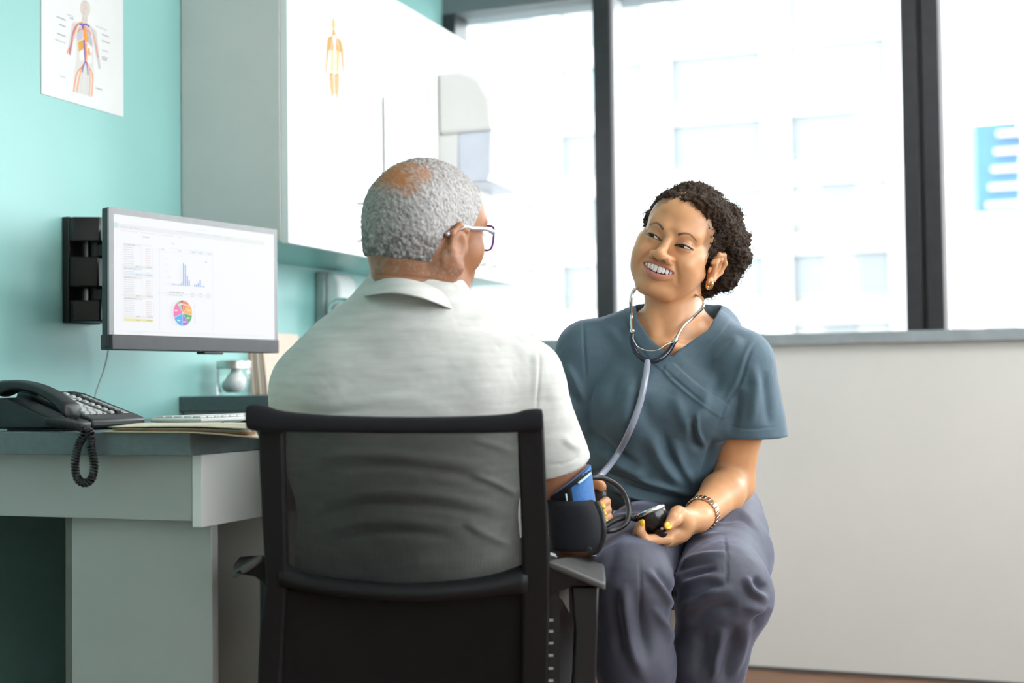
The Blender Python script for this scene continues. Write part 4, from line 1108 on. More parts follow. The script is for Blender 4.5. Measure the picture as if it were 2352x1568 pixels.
M_skin2 = mat('mature_brown_skin', (.46, .2, .1), .42, attr='Col', sss=.10, bump=.15, bscale=1100, spec=.45)
man = npmesh('person', Vb, Qb, M_skin2, None, W((-.17, 2.6, 0)), colb)
tag(man, 'grey-haired person in glasses and a pale grey polo shirt seated with back to camera', 'person')
for s in (-1, 1): MB().ball(W(Mm(s*.032, .083, .002)), .0122, 20, 14).build('eye', mat('eye_white', (.6, .6, .6)), man, smooth=True)
# short grey hair
hf = Field()
Ehm = lambda c, r, k=.02: hf.ell(Mm(*c), r, RM, k)
Ehm((0, -.007, .020), (.0815, .1025, .0905), 0); Ehm((0, -.046, .000), (.0745, .058, .072), .03); Ehm((0, .045, .027), (.063, .053, .060), .02)
def hcut(p):
    q = toM(p); x = np.abs(q[..., 0]); y = q[..., 1]; z = q[..., 2]
    low = np.where(y < -.02, -.059+.0*y, np.where(y < .028, -.059+(y+.02)*1.25, .001+(y-.028)*1.9))
    fr = (.106+(z)*.02)-y
    near = np.sqrt(np.maximum((y+.004)**2+(z+.028)**2, 0))-F4(.034)
    near = np.where(x > .06, near, F4(.1))
    return np.minimum(np.minimum(z-low, fr), near).astype(F4)
hf.cap(Mm(0, -.038, -.05), NBm, .0635, .069, .03); hf.cap(Mm(0, -.02, -.07), A3(985, 722, 2.22), .053, .059, .03)
hf.fn(hcut, .004)
Vx, Qx = hf.mesh(CM-.16, CM+.16, .0017)
Nx = vnormals(Vx, Qx); L2 = toM(Vx)
pc_ = toM(CM+np.array((-.029, -.054, .060)))
sp_ = np.linalg.norm((L2-pc_)@np.stack([nrm((1, -.6, 0)), nrm((.6, 1, 0)), (0, 0, 1)], 1)/np.array((.054, .058, .048)), axis=1)   # thin crown
thin = np.clip((1.05+.20*fbm(L2, 60, 2)-sp_)/.45, 0, 1)
dsp = (.0016*fbm(L2, 330, 2)+.0012*np.abs(fbm(L2, 170, 2)))*(1-.8*thin)-.0012*thin
Vx = Vx+Nx*dsp[:, None]
n1 = fbm(L2, 190, 3); n2 = fbm(L2+3, 420, 2)
k_ = np.clip(.58+.20*n1+.26*n2, 0, 1)
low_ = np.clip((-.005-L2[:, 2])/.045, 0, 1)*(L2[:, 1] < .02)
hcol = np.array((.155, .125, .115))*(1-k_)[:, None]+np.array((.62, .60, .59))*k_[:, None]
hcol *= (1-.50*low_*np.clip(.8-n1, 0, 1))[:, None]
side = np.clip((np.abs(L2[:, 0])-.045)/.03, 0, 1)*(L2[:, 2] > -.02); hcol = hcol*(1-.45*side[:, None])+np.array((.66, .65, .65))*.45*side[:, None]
t_ = np.clip(thin*1.1-.35*np.clip(n2+.2, 0, 1), 0, 1)[:, None]; hcol = hcol*(1-t_)+np.array((.50, .215, .09))*t_
M_gh = mat('short_grey_hair', (.5, .48, .47), .75, attr='Col', bump=.7, bscale=1200, spec=.2)
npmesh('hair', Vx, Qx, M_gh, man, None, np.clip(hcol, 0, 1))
# polo shirt
sf = Field()
sf.ell(A3(930, 950, 2.225), (.205, .125, .20), None, 0)
sf.cap(A3(938, 1010, 2.235), A3(938, 1330, 2.27), .172, .192, .06, flat=((0, 1, 0), .78))
for s_, px in ((LSm, 890), (RSm, 1010)):
    sf.cap(A3(px, 770, 2.185), s_, .072, .060, .05)
sf.cap(A3(800, 880, 2.16), A3(1080, 880, 2.16), .07, .07, .06)
sl2 = Field(); RHm_ = RSm*.455+REm*.545; LHm_ = LSm*.35+LEm*.65
sl2.chain([RSm, RHm_, RHm_+(REm-RSm)*.3], [.064, .062, .062], 0); sl2.chain([LSm, LHm_, LHm_+(LEm-LSm)*.3], [.062, .060, .06], 0)
def hem2(p0, ax, far):
    ax = nrm(ax).astype(F4); p0 = p0.astype(F4)
    def f(p):
        q = p-p0; t = q@ax; r = np.sqrt(np.maximum((q*q).sum(-1)-t*t, 0)); return np.maximum(-t, r-F4(far))
    return f
sl2.fn(hem2(RHm_, (REm-RSm)+np.array((-.03, 0, 0)), .12), .003); sl2.fn(hem2(LHm_, LEm-LSm, .12), .003)
sl2.cap(RHm_-(REm-RSm)*.16, REm, .050, .055, .003, -1); sl2.cap(LHm_-(LEm-LSm)*.16, LEm, .050, .052, .003, -1)
sf.fn(sl2.ev, .035, 1)
cb, cf = A3(950, 668, 2.165), A3(1015, 690, 2.24)
# collar: a stand wrapped round the neck, falling flap
cA, cB = A3(946, 700, 2.188), A3(955, 662, 2.192)
sf.cap(A3(950, 750, 2.195), A3(952, 685, 2.192), .108, .080, .05)
Vs, Qs = None, None
sf.cap(A3(965, 558, 2.215), A3(980, 500, 2.22), .070, .085, .004, -1)
sf.cap(A3(1020, 600, 2.26), A3(1060, 520, 2.32), .064, .085, .004, -1)
sf.fn(lambda p: (p[..., 2]-F4(.47)).astype(F4), .004)
M_polo = mat('pale_grey_heather_jersey', (.58, .58, .555), .85, noise=.09, nscale=9, bump=.2, bscale=1600, sheen=.2)
_n = M_polo.node_tree.nodes; _l = M_polo.node_tree.links
_mp = _n.new('ShaderNodeMapping'); _mp.inputs['Rotation'].default_value = (0, 0, -YAW); _mp.inputs['Scale'].default_value = (1, 1, 7)
_tn = [q for q in _n if q.type == 'TEX_NOISE' and abs(q.inputs['Scale'].default_value-9) < .1][0]; _tn.inputs['Detail'].default_value = 8; _tn.inputs['Scale'].default_value = 14
_l.new([q for q in _n if q.type == 'TEX_COORD'][0].outputs['Object'], _mp.inputs[0]); _l.new(_mp.outputs[0], _tn.inputs['Vector'])
SFD = [([(1236, 785), (1240, 840), (1236, 900), (1232, 960)], 3, -.003), ([(1228, 790), (1231, 850), (1226, 930)], 7, .002),
 ([(700, 770), (790, 800), (860, 860)], 22, .004), ([(1100, 760), (1180, 790), (1225, 820)], 14, .006), ([(1080, 740), (1160, 765), (1220, 800)], 9, -.005), ([(1060, 722), (1120, 733), (1180, 760)], 9, .004),
 ([(640, 900), (760, 930), (900, 915), (1050, 930)], 12, .003), ([(630, 930), (740, 950), (860, 935)], 9, -.003), ([(700, 830), (860, 850), (1020, 840)], 20, .003),
 ([(660, 1075), (760, 1050), (900, 1045), (1060, 1065), (1180, 1100)], 13, .006), ([(670, 1100), (780, 1078), (920, 1072), (1060, 1092), (1180, 1130)], 11, -.006),
 ([(680, 1180), (800, 1140), (920, 1130), (1080, 1150), (1185, 1185)], 13, .007), ([(690, 1205), (800, 1165), (930, 1158), (1080, 1178), (1185, 1212)], 11, -.007),
 ([(1080, 1010), (1130, 1020), (1190, 1040)], 9, .006), ([(1060, 1195), (1120, 1230), (1190, 1260)], 10, .008), ([(1080, 1090), (1140, 1110), (1190, 1140)], 8, .006),
 ([(700, 1240), (820, 1200), (940, 1195), (1070, 1215)], 12, .006), ([(710, 1265), (830, 1228), (950, 1222), (1060, 1240)], 10, -.006),
 ([(1290, 1000), (1310, 1020), (1335, 1035)], 8, .004), ([(1262, 870), (1282, 930), (1300, 990)], 14, .004), ([(1258, 1066), (1300, 1062), (1338, 1042)], 2.4, -.002)]
Vs, Qs = sf.mesh((-.55, 1.95, .42), (.22, 2.65, 1.12), .0030)
Vs = relax(Vs, Qs, 2); Ns = vnormals(Vs, Qs)
Vs = folds(Vs, Ns, [(q[0], q[1], q[2]*(.55 if q[1] > 8 else 1)) for q in SFD], facing=.4); Vs = Vs+Ns*(.0022*fbm(Vs, 10, 2)+.0005*fbm(Vs, 60, 2))[:, None]
polo = npmesh('polo_shirt', Vs, Qs, M_polo, man)
# fallen collar as a shaped sheet
rows = []
NCOL = 36
CT = [(838, 668, 2.30), (846, 652, 2.235), (866, 636, 2.155), (912, 629, 2.108), (960, 636, 2.098), (1005, 655, 2.122), (1040, 682, 2.172), (1062, 706, 2.25), (1066, 716, 2.33)]
CB = [(822, 690, 2.30), (826, 684, 2.215), (842, 679, 2.115), (900, 673, 2.062), (960, 682, 2.052), (1012, 700, 2.080), (1052, 716, 2.145), (1082, 726, 2.245), (1090, 730, 2.34)]
T_ = crv([A3(*q) for q in CT], 6); B_ = crv([A3(*q) for q in CB], 6)
for t, b_ in zip(T_, B_):
    t, b_ = np.array(t), np.array(b_); inn = np.array((.952*.0+t[0]*.9+(-.135)*.1, t[1]*.9+2.235*.1, t[2]-.030))
    rows.append([inn, t*.97+inn*.03, t*.6+b_*.4+(b_-inn)*.06, b_*.9+t*.1+(b_-inn)*.02, b_])
mb = MB(); G = [[mb.v(W(p)) for p in r] for r in rows]
for i in range(len(rows)-1):
    for j in range(4): mb.bm.faces.new((G[i][j], G[i+1][j], G[i+1][j+1], G[i][j+1]))
mb.build('collar', M_polo, man, smooth=True, solid=.003, sub=1)
# trousers
tf = Field()
tf.ell(np.array((-.17, 2.29, .55)), (.185, .13, .10), None, 0)
for h_, k_ in ((HL, KL), (HR, KR)):
    a_ = np.array((k_[0], k_[1]-.02, .09)); tf.chain([h_, k_], [.092, .075], .03); tf.chain([k_, a_+[0, 0, .02]], [.072, .055], .03)
Vt, Qt = tf.mesh((-.5, 2.05, .02), (.15, 2.95, .75), .006)
npmesh('trousers', relax(Vt, Qt, 2), Qt, mat('charcoal_trousers', (.045, .046, .052), .8, noise=.1, nscale=200, bump=.2, bscale=900), man)
# shirt tail hanging out beside the arm rest
mb = MB(); rows = []
for (x, y, d) in ((1262, 1262, 2.16), (1282, 1268, 2.16), (1298, 1300, 2.15), (1306, 1345, 2.15)):
    rows.append((x, y, d))
tail = [A3(1264, 1268, 2.15), A3(1276, 1272, 2.15), A3(1290, 1300, 2.15), A3(1306, 1350, 2.14), A3(1308, 1408, 2.14), A3(1292, 1378, 2.14), A3(1282, 1370, 2.14), A3(1279, 1405, 2.14), A3(1274, 1365, 2.14), A3(1264, 1330, 2.15)]
mb.prism([W(p) for p in tail], W(Vector((0, .003, 0)))).build('shirt_tail', M_polo, man)

# ------------------------------------------------------------------ glasses of the man
gl = thing('eyeglasses', 'eyeglasses with silver temple and purple rim worn by the grey-haired man', 'glasses', W(Mm(0, .11, 0)))
M_sil = mat('silver_frame', (.70, .70, .74), .3, .6, noise=.05); M_pur = mat('purple_rim', (.16, .03, .30), .3, noise=.05)
for s in (-1, 1):
    pts = crv([(s*.064, .090, .006), (s*.074, .060, .008), (s*.083, .020, .004), (s*.0855, .004, .004), (s*.0865, -.014, -.002), (s*.086, -.036, -.014)], 5)
    MB().tube([W(Mm(*p)) for p in pts], [.0042]*3+[.0034]*(len(pts)-3), 8, flat=1, up=(0, 0, 1)).build('temple', M_sil, gl, smooth=True)
    rim = [(s*(.034+.028*math.copysign(abs(math.cos(a))**.55, math.cos(a))), .1035-.010*abs(s*(.034+.028*math.cos(a))/.062)**2, -.003+.0205*math.copysign(abs(math.sin(a))**.6, math.sin(a))) for a in np.linspace(0, 2*PI, 41)[:-1]]
    MB().tube([W(Mm(*p)) for p in rim], .0017, 8, closed=True).build('rim', M_pur, gl, smooth=True)
    mb = MB(); mb.face([W(Mm(*p)) for p in rim]); mb.build('lens', M_glass, gl)
MB().tube([W(Mm(*p)) for p in ((-.008, .1035, .006), (0, .106, .009), (.008, .1035, .006))], .0017, 8).build('bridge', M_pur, gl, smooth=True)

# ------------------------------------------------------------------ blood pressure cuff on the arm
cf_ = thing('pressure_cuff', 'blue and navy blood pressure cuff wrapped round the bent arm', 'cuff', W(REm))
M_blue_c = mat('blue_cuff_fabric', (.03, .15, .42), .75, noise=.15, nscale=250, bump=.4, bscale=700, sheen=.3)
M_navy_c = mat('navy_cuff_fabric', (.004, .006, .011), .85, noise=.2, nscale=250, bump=.4, bscale=700)
M_stitch = mat('pale_cuff_marking', (.45, .62, .60), .6, noise=.05)
def sleeve_ring(px0, py0, px1, py1, d, ry, th=0.):
    a, b = A3(px0, py0, d), A3(px1, py1, d); c = (a+b)/2; e = (b-a)/2
    return [W(c+e*(1+th)*math.cos(t)+np.array((0, ry*(1+th)*math.sin(t), 0))) for t in np.linspace(0, 2*PI, 33)[:-1]]
Rg = [sleeve_ring(1259, 1139, 1352, 1066, 2.245, .052), sleeve_ring(1258, 1141, 1357, 1068, 2.245, .056), sleeve_ring(1262, 1160, 1364, 1120, 2.25, .057), sleeve_ring(1266, 1190, 1371, 1170, 2.255, .056), sleeve_ring(1270, 1215, 1373, 1215, 2.26, .055)]
MB().rings(Rg).build('upper_wrap', M_blue_c, cf_, smooth=True)
Rg = [sleeve_ring(1259, 1139, 1340, 1077, 2.2405, .0555, .012), sleeve_ring(1262, 1152, 1346, 1100, 2.2425, .0565, .012)]
def arc(px0, py0, px1, py1, d, ry, t0, t1, th):
    a, b = A3(px0, py0, d), A3(px1, py1, d); c = (a+b)/2; e = (b-a)/2
    return [c+e*(1+th)*math.cos(t)+np.array((0, ry*(1+th)*math.sin(t), 0)) for t in np.linspace(t0, t1, 14)]
mb = MB()
for (A0, A1, t0, t1, th) in (((1258.5, 1140, 1354, 1067, 2.245, .0555), (1258.8, 1147, 1358, 1080, 2.245, .0565), PI*.95, PI*1.98, .02), ((1258, 1141, 1357, 1068, 2.245, .056), (1262, 1162, 1364, 1122, 2.25, .057), PI*.95, PI*1.50, .022)):
    p, q = arc(*A0, t0, t1, th), arc(*A1, t0, t1, th)
    mb.rings([[W(a), W(b), W(b+[0, .002, 0]), W(a+[0, .002, 0])] for a, b in zip(p, q)])
mb.build('bladder_flap', M_navy_c, cf_, smooth=True)
mb = MB(); mb.tube([W(p) for p in arc(1259, 1148, 1357, 1082, 2.245, .0575, PI*1.60, PI*1.86, .03)], .0021, 8); mb.build('piping', M_stitch, cf_, smooth=True)
mb = MB(); mb.tube([W(A3(1300, 1134, 2.186)), W(A3(1302, 1150, 2.186))], .0016, 8); mb.build('index_mark', M_stitch, cf_, smooth=True)
ov = []
for (x0, x1, y0, dd) in ((1256, 1362, 1148, 2.215), (1258, 1376, 1160, 2.213), (1260, 1388, 1190, 2.212), (1262, 1392, 1230, 2.212), (1266, 1386, 1252, 2.213), (1268, 1372, 1262, 2.215)):
    a, b = A3(x0, y0, dd), A3(x1, y0, dd); c = (a+b)/2; e = (b[0]-a[0])/2
    ov.append([W(c+np.array((e*math.copysign(abs(math.cos(t))**.75, math.cos(t)), .055*math.copysign(abs(math.sin(t))**.8, math.sin(t))+.026, 0))) for t in np.linspace(0, 2*PI, 33)[:-1]])
MB().rings(ov).build('lower_wrap', M_navy_c, cf_, smooth=True)
# ------------------------------------------------------------------ the seated nurse
def A3(*a): return np.array(at(*a))
def mirror(p, s): return (p[0]*s, p[1], p[2])
NY = math.radians(20.5)
RH = frame((-math.sin(NY), -math.cos(NY), -.005), math.radians(21.5))
CH = A3(1533, 553, 2.42)-RH@np.array((0, .087, .0))
def Hh(x, y, z): return CH+RH@np.array((x, y, z), float)
def toH(p): return (p-CH.astype(p.dtype))@RH.astype(p.dtype)
nb_ = Field()
E_ = lambda c, r, k=.015, op=1, R=None, f=None: (f or nb_).ell(Hh(*c), r, RH if R is None else RH@R, k, op)
C_ = lambda a, b, ra, rb=None, k=.01, op=1, f=None: (f or nb_).cap(Hh(*a), Hh(*b), ra, rb, k, op)
def rot(ax, deg): return np.array(Matrix.Rotation(math.radians(deg), 3, ax))
E_((0, -.016, .032), (.068, .090, .078), .0)
E_((0, .026, .036), (.060, .054, .055), .02)
E_((0, .028, -.022), (.060, .052, .060), .02)
E_((0, .034, -.062), (.048, .045, .042), .02)
E_((0, .066, -.088), (.021, .017, .017), .016)
for s in (-1, 1):
    C_(mirror((.050, -.005, -.040), s), mirror((.023, .052, -.088), s), .016, .015, .02)
    E_(mirror((.035, .0635, -.030), s), (.0215, .018, .0195), .016)
    E_(mirror((.043, .040, -.044), s), (.020, .030, .030), .025)
    E_(mirror((.047, .040, -.010), s), (.015, .024, .014), .02)
    C_(mirror((.016, .078, .021), s), mirror((.040, .064, .023), s), .007, .006, .02)
E_((0, .055, -.053), (.037, .033, .026), .014)
E_((0, .064, -.0415), (.026, .0225, .012), .012)
for s in (-1, 1): E_(mirror((.030, .1005, .001), s), (.017, .0185, .0105), .014, -1)
C_((0, .082, .006), (0, .0985, -.024), .0070, .0088, .010)
E_((0, .1015, -.0285), (.0112, .0105, .0095), .008)
for s in (-1, 1): E_(mirror((.0158, .091, -.0315), s), (.0092, .0110, .0088), .006)
for s in (-1, 1): E_(mirror((.0072, .0985, -.0395), s), (.0046, .0068, .0040), .003, -1)
EYE = [np.array((s*.0297, .0702, -.0005)) for s in (-1, 1)]
for e in EYE: E_(e, (.0142,)*3, .006)
for s, e in zip((-1, 1), EYE):
    def slit(p, s=s, e=e):
        q = toH(p); u = (q[..., 0]-e[0])/F4(.0150); o = np.clip(u*s, -1.2, 1.2)
        mid = e[2]-.0012+.0014*o+.0015*(1-u*u)
        h = .0021*(1-u*u)-.0004+.0004*(1-np.abs(u))
        return np.maximum(np.abs(q[..., 2]-mid.astype(F4))-h.astype(F4), F4(.066)-q[..., 1]).astype(F4)
    nb_.fn(slit, .0012)
def mouth_z(u): return -.0468-.0045*u*u, -.0615+.0102*u*u
def mouth(p):
    q = toH(p); u = q[..., 0]/F4(.0305); zu, zl = mouth_z(u)
    m = (zu+zl)/2; h = (zu-zl)/2
    return np.maximum(np.maximum(np.abs(q[..., 2]-m)-h, F4(.060)-q[..., 1]), np.abs(q[..., 0])-F4(.031)).astype(F4)
ux_ = np.linspace(-1.02, 1.02, 13)
ly = lambda x: .0885-(x/.031)**2*.0175
up_, lo_ = [], []
for u in ux_:
    x = u*.0305; zu, zl = mouth_z(u)
    up_.append((x, ly(x)-.0028, zu+.0028)); lo_.append((x, ly(x)-.0010+.0015*(1-u*u), zl-.0042*(1-.45*u*u)))
for L_, r0, r1 in ((up_, .0034, .0020), (lo_, .0058, .0024)):
    for i in range(12):
        f0, f1 = 1-abs(ux_[i])**2, 1-abs(ux_[i+1])**2
        C_(L_[i], L_[i+1], r1+(r0-r1)*max(f0, 0), r1+(r0-r1)*max(f1, 0), .005)
nb_.fn(mouth, .0015)
# ears
for s in (-1, 1):
    Re = rot('Z', s*-24) @ rot('X', -10)
    E_(mirror((.0735, -.017, -.020), s), (.0085, .0165, .026), .006, 1, Re)
    pts = [(.071, .000, -.010), (.0765, -.004, .008), (.083, -.019, .010), (.0880, -.031, -.004), (.0860, -.030, -.022), (.0800, -.018, -.040), (.0755, -.008, -.047)]
    if s > 0: E_((.0795, -.0215, -.013), (.0050, .0145, .022), .005, 1, Re)
    for i in range(6 if s > 0 else 0): C_(mirror(pts[i], s), mirror(pts[i+1], s), .0042, .0040, .004)
    E_(mirror((.0770, -.006, -.045), s), (.005, .008, .008), .005)
    E_(mirror((.0850, -.014, -.017), s), (.0065, .0085, .0150), .005, -1, Re)
    E_(mirror((.072, .003, -.024), s), (.003, .0035, .006), .004)
# neck and body
NB = A3(1556, 752, 2.520)
nb_.cap(Hh(0, -.020, -.045), A3(1542, 752, 2.52), .045, .048, .02)
nb_.cap(Hh(0, -.050, -.03), A3(1565, 748, 2.57), .036, .043, .02)
nb_.cap(Hh(0.045, -.02, -.060), A3(1535, 790, 2.475), .012, .012, .012)
nb_.cap(Hh(-.045, -.02, -.060), A3(1508, 788, 2.475), .012, .012, .012)
RS, LS = A3(1352, 812, 2.535), A3(1702, 838, 2.468)
for s_, a in ((RS, A3(1500, 770, 2.54)), (LS, A3(1596, 778, 2.545))): nb_.cap(a, s_, .046, .047, .03)
for s_, a in ((RS, A3(1508, 793, 2.462)), (LS, A3(1530, 793, 2.458))): nb_.cap(a, s_*.38+a*.62+np.array((0, .004, .006)), .009, .006, .016)
nb_.ell(A3(1535, 900, 2.555), (.145, .085, .15), None, .03)
nb_.cap(A3(1535, 900, 2.56), A3(1570, 1130, 2.66), .105, .12, .04)
LE, LWr = A3(1686, 1108, 2.505), A3(1600, 1190, 2.345)
RE, RWr = A3(1318, 1075, 2.60), A3(1338, 1138, 2.44)
nb_.chain([LS, LS*.45+LE*.55, LE], [.047, .043, .037], .02)
nb_.chain([LE, LE*.68+LWr*.32, LWr], [.036, .038, .0245], .015)
nb_.chain([RS, RE], [.047, .037], .02); nb_.chain([RE, RWr], [.037, .024], .015)
LH, RH_ = A3(1650, 1195, 2.66), A3(1490, 1195, 2.66)
LK, RK = A3(1652, 1352, 2.285), A3(1448, 1335, 2.225)
LA = np.array((.265, 2.36, .09)); RA = np.array((.215, 2.29, .09))
for h_, k_, a_ in ((LH, LK, LA), (RH_, RK, RA)):
    nb_.cap(h_, k_, .072, .052, .02); nb_.cap(k_, a_, .05, .032, .02); nb_.cap(a_-[0, 0, .045], a_+np.array((0, -.15, -.055)), .035, .028, .02)
# left hand under the gauge
zp = lambda x, y, d: A3(1240+x/5.113, 1080+y/5.113, d-.048)
nb_.cap(LWr, zp(1560, 730, 2.352), .0235, .022, .012, flat=((0, .2, 1), .72))
nb_.cap(zp(1640, 690, 2.35), zp(1470, 790, 2.335), .019, .017, .012)
nb_.cap(zp(1640, 720, 2.385), zp(1480, 800, 2.375), .020, .018, .012)
FNG = [([(1500, 800, 2.318), (1235, 815, 2.298), (1175, 710, 2.290), (1190, 628, 2.290)], [.0098, .0088, .0078, .0066]),
       ([(1480, 815, 2.338), (1225, 850, 2.320), (1150, 745, 2.312), (1165, 650, 2.312)], [.0098, .0090, .0080, .0068]),
       ([(1480, 820, 2.358), (1250, 870, 2.342), (1170, 780, 2.334), (1180, 690, 2.334)], [.0095, .0086, .0076, .0066]),
       ([(1500, 815, 2.376), (1310, 870, 2.364), (1240, 800, 2.358), (1240, 730, 2.358)], [.0085, .0076, .0068, .0058])]
for P, r in FNG:
    nb_.chain([zp(*q) for q in P], r, .004)
TH = [zp(1700, 620, 2.345), zp(1625, 520, 2.322), zp(1575, 580, 2.300), zp(1510, 650, 2.288)]
nb_.cap(LWr, TH[1], .019, .0125, .014); nb_.chain(TH, [.0155, .0125, .0105, .0082], .008)
# right hand with the bulb: fist beside the cuff
RB = A3(1378, 1143, 2.385)
nb_.cap(RWr, A3(1366, 1128, 2.41), .022, .021, .012)
RF = []
for i in range(4):
    z = 1120+i*15
    P = [A3(1362, z-2, 2.425), A3(1392, z-4+2*i, 2.402-.002*i), A3(1389+2*i, z+14+i*3, 2.365), A3(1376+i*3, z+22+i*2, 2.352)]
    RF.append(P); 
nb_.chain([A3(1355, 1128, 2.40), A3(1358, 1112, 2.375), A3(1370, 1105, 2.355), A3(1382, 1117, 2.345)], [.013, .0115, .0105, .0085], .006)
for P in RF[1:]: nb_.chain([P[0], P[2], P[3]], [.009, .0085, .007], .004)

top = Field()
top.ell(A3(1537, 905, 2.550), (.163, .118, .165), None, .0)
top.ell(A3(1452, 930, 2.470), (.066, .052, .062), None, .05); top.ell(A3(1615, 935, 2.465), (.066, .052, .062), None, .05)
top.cap(A3(1506, 1010, 2.565), A3(1535, 1125, 2.64), .128, .140, .05, flat=((0, 1, 0), .82))
top.ell(A3(1480, 1080, 2.545), (.105, .07, .085), None, .05)
for s_, a in ((RS, A3(1490, 772, 2.53)), (LS, A3(1615, 770, 2.53))): top.cap(a, s_+np.array((0, 0, .006)), .055, .056, .04)
LHm, RHm = A3(1724, 1028, 2.478), A3(1300, 985, 2.56)
slv = Field(); slv.cap(LS, LHm, .061, .070, 0); slv.cap(RS, RHm, .060, .062, 0)
nbk = A3(1570, 740, 2.58); top.cap(nbk+[-.06, 0, -.02], nbk+[.06, 0, -.02], .05, .05, .03)
def hem(p0, ax, far):
    ax = nrm(ax).astype(F4); p0 = p0.astype(F4)
    def f(p):
        q = p-p0; t = q@ax
        r = np.sqrt(np.maximum((q*q).sum(-1)-t*t, 0))
        return np.maximum(-t, r-F4(far))
    return f
aL = (LHm-LS); cutL = LS+aL*.865; slv.fn(hem(cutL, aL+np.array((-.015, 0, -.03)), .2), .002)
aR = (RHm-RS); cutR = RS+aR*.93; slv.fn(hem(cutR, aR, .2), .002)
slv.cap(LS+aL*.60, LS+aL*1.1, .052, .066, .004, -1); slv.cap(RS+aR*.6, RS+aR*1.1, .050, .058, .004, -1)
top.fn(slv.ev, .018, 1)
NECKP = np.array([(1446, 600), (1450, 672), (1464, 737), (1499, 787), (1540, 819), (1625, 760), (1658, 703), (1640, 600)], float)
def pixf(p):
    sh = p.shape[:-1]; uv = pix(p.reshape(-1, 3).astype(float)); return uv, sh
def polysd(uv, P):
    d = np.full(len(uv), 1e9); ins = np.zeros(len(uv), bool); n = len(P)
    for i in range(n):
        a, b = P[i], P[(i+1) % n]; e = b-a; w = uv-a; t = np.clip((w@e)/(e@e), 0, 1); r = w-t[:, None]*e
        d = np.minimum(d, np.hypot(r[:, 0], r[:, 1]))
        c = (a[1] <= uv[:, 1]) != (b[1] <= uv[:, 1])
        xi = a[0]+(uv[:, 1]-a[1])/(e[1] if e[1] else 1e-9)*e[0]
        ins ^= c & (uv[:, 0] < xi)
    return np.where(ins, -d, d)
def neckcut(p):
    uv, sh = pixf(p); d = (polysd(uv, NECKP)*.0008).reshape(sh)
    return np.maximum(d, p[..., 1]-F4(2.565)).astype(F4)
top.fn(neckcut, .002)
top.cap(Hh(0, -.02, -.03), NB+[0, .01, .03], .058, .062, .004, -1)       # room for the neck
top.fn(lambda p: (p[..., 2]-F4(.672)+(p[..., 0]-F4(.3))*F4(.04)).astype(F4), .003)

trs = Field()
trs.ell(A3(1570, 1180, 2.665), (.146, .125, .095), None, .0)
for h_, m_, k_, sh, a_, r_, r2, el in ((LH+[.006, 0, 0], LH*.45+LK*.55+np.array((.014, 0, .004)), LK, np.array((.010, -.01, -.01)), LA, (.085, .078, .073), (.072, .058, .055), True),
                                 (RH_+[.02, 0, 0], RH_*.45+RK*.55+np.array((.004, 0, .008)), RK, np.array((0, -.005, -.01)), RA, (.085, .069, .063), (.061, .057, .053), False)):
    leg_ = Field(); leg_.chain([h_, m_, k_], r_, .03); leg_.chain([k_+sh, k_*.72+a_*.28+np.array((0, -.01, 0)), a_+[0, 0, .02]], r2, .04)
    if el: leg_.ell(LK+np.array((.040, .01, -.025)), (.034, .045, .035), None, .04)
    trs.fn(leg_.ev, .006, 1)
trs.ell(A3(1705, 1220, 2.60), (.03, .07, .04), None, .03)

# --- meshes
fine = [((-.0+CH[0]-.20, CH[1]-.16, NB[2]-.115), (CH[0]+.22, CH[1]+.18, CH[2]+.16), .00135)]
def collar_region(c): return np.zeros(len(c), bool)
Vh, Qh = nb_.mesh(*fine[0])
lo2, hi2 = A3(1440, 1270, 2.25)-[.03, .0, .02], A3(1790, 980, 2.64)+[.0, .04, .0]
lo2, hi2 = np.array((.19, 2.22, .60)), np.array((.50, 2.62, .90))
Va, Qa = nb_.mesh(lo2, hi2, .0017)
lo3, hi3 = np.array((.09, 2.32, .66)), np.array((.1885, 2.48, .80))
Vr, Qr = nb_.mesh(lo3, hi3, .0018)
def inside(V, lo, hi): return ((V > np.asarray(lo)) & (V < np.asarray(hi))).all(1)
Vc, Qc = nb_.mesh((-.05, 2.0, -.02), (.65, 2.95, NB[2]+.02), .006)
Vc = Vc-vnormals(Vc, Qc)*.0008
drop = inside(Vc, np.array(fine[0][0])+.012, np.array(fine[0][1])) | inside(Vc, lo2+.012, hi2-.012) | inside(Vc, lo3+.012, hi3-.004)
Qc = Qc[~drop[Qc].all(1)]; Vc, Qc, _ = compact(Vc, Qc)
# facial creases and colour
def pl3(V, P):
    P = np.asarray(P, float); best = np.full(len(V), 1e9); tt = np.zeros(len(V))
    for i in range(len(P)-1):
        a, b = P[i], P[i+1]; ab = b-a; t = np.clip(((V-a)@ab)/(ab@ab), 0, 1); d = np.linalg.norm(V-a-t[:, None]*ab, axis=1)
        m = d < best; best[m] = d[m]; tt[m] = (i+t[m])/(len(P)-1)
    return best, tt
Nh = vnormals(Vh, Qh); L = toH(Vh); D = np.zeros(len(Vh))
for s in (-1, 1):
    d, t = pl3(L*np.array((1, 0, 1)), [(s*a_, 0, c_) for a_, c_ in ((.0215, -.026), (.029, -.038), (.0375, -.053), (.0395, -.070))]); D -= .0036*(L[:, 1] > .04)*np.exp(-(d/.0042)**2)*np.clip(np.minimum(t+.05, 1-t)*4, 0, 1)
    d, t = pl3(L, [mirror(q, s) for q in ((.018, .084, -.006), (.030, .084, -.0115), (.043, .074, -.008))]); D -= .0007*np.exp(-(d/.002)**2)
    d, t = pl3(L, [mirror(q, s) for q in ((.017, .083, .006), (.030, .083, .0085), (.044, .072, .0055))]); D -= .0009*np.exp(-(d/.0016)**2)
Vh = Vh+Nh*D[:, None]
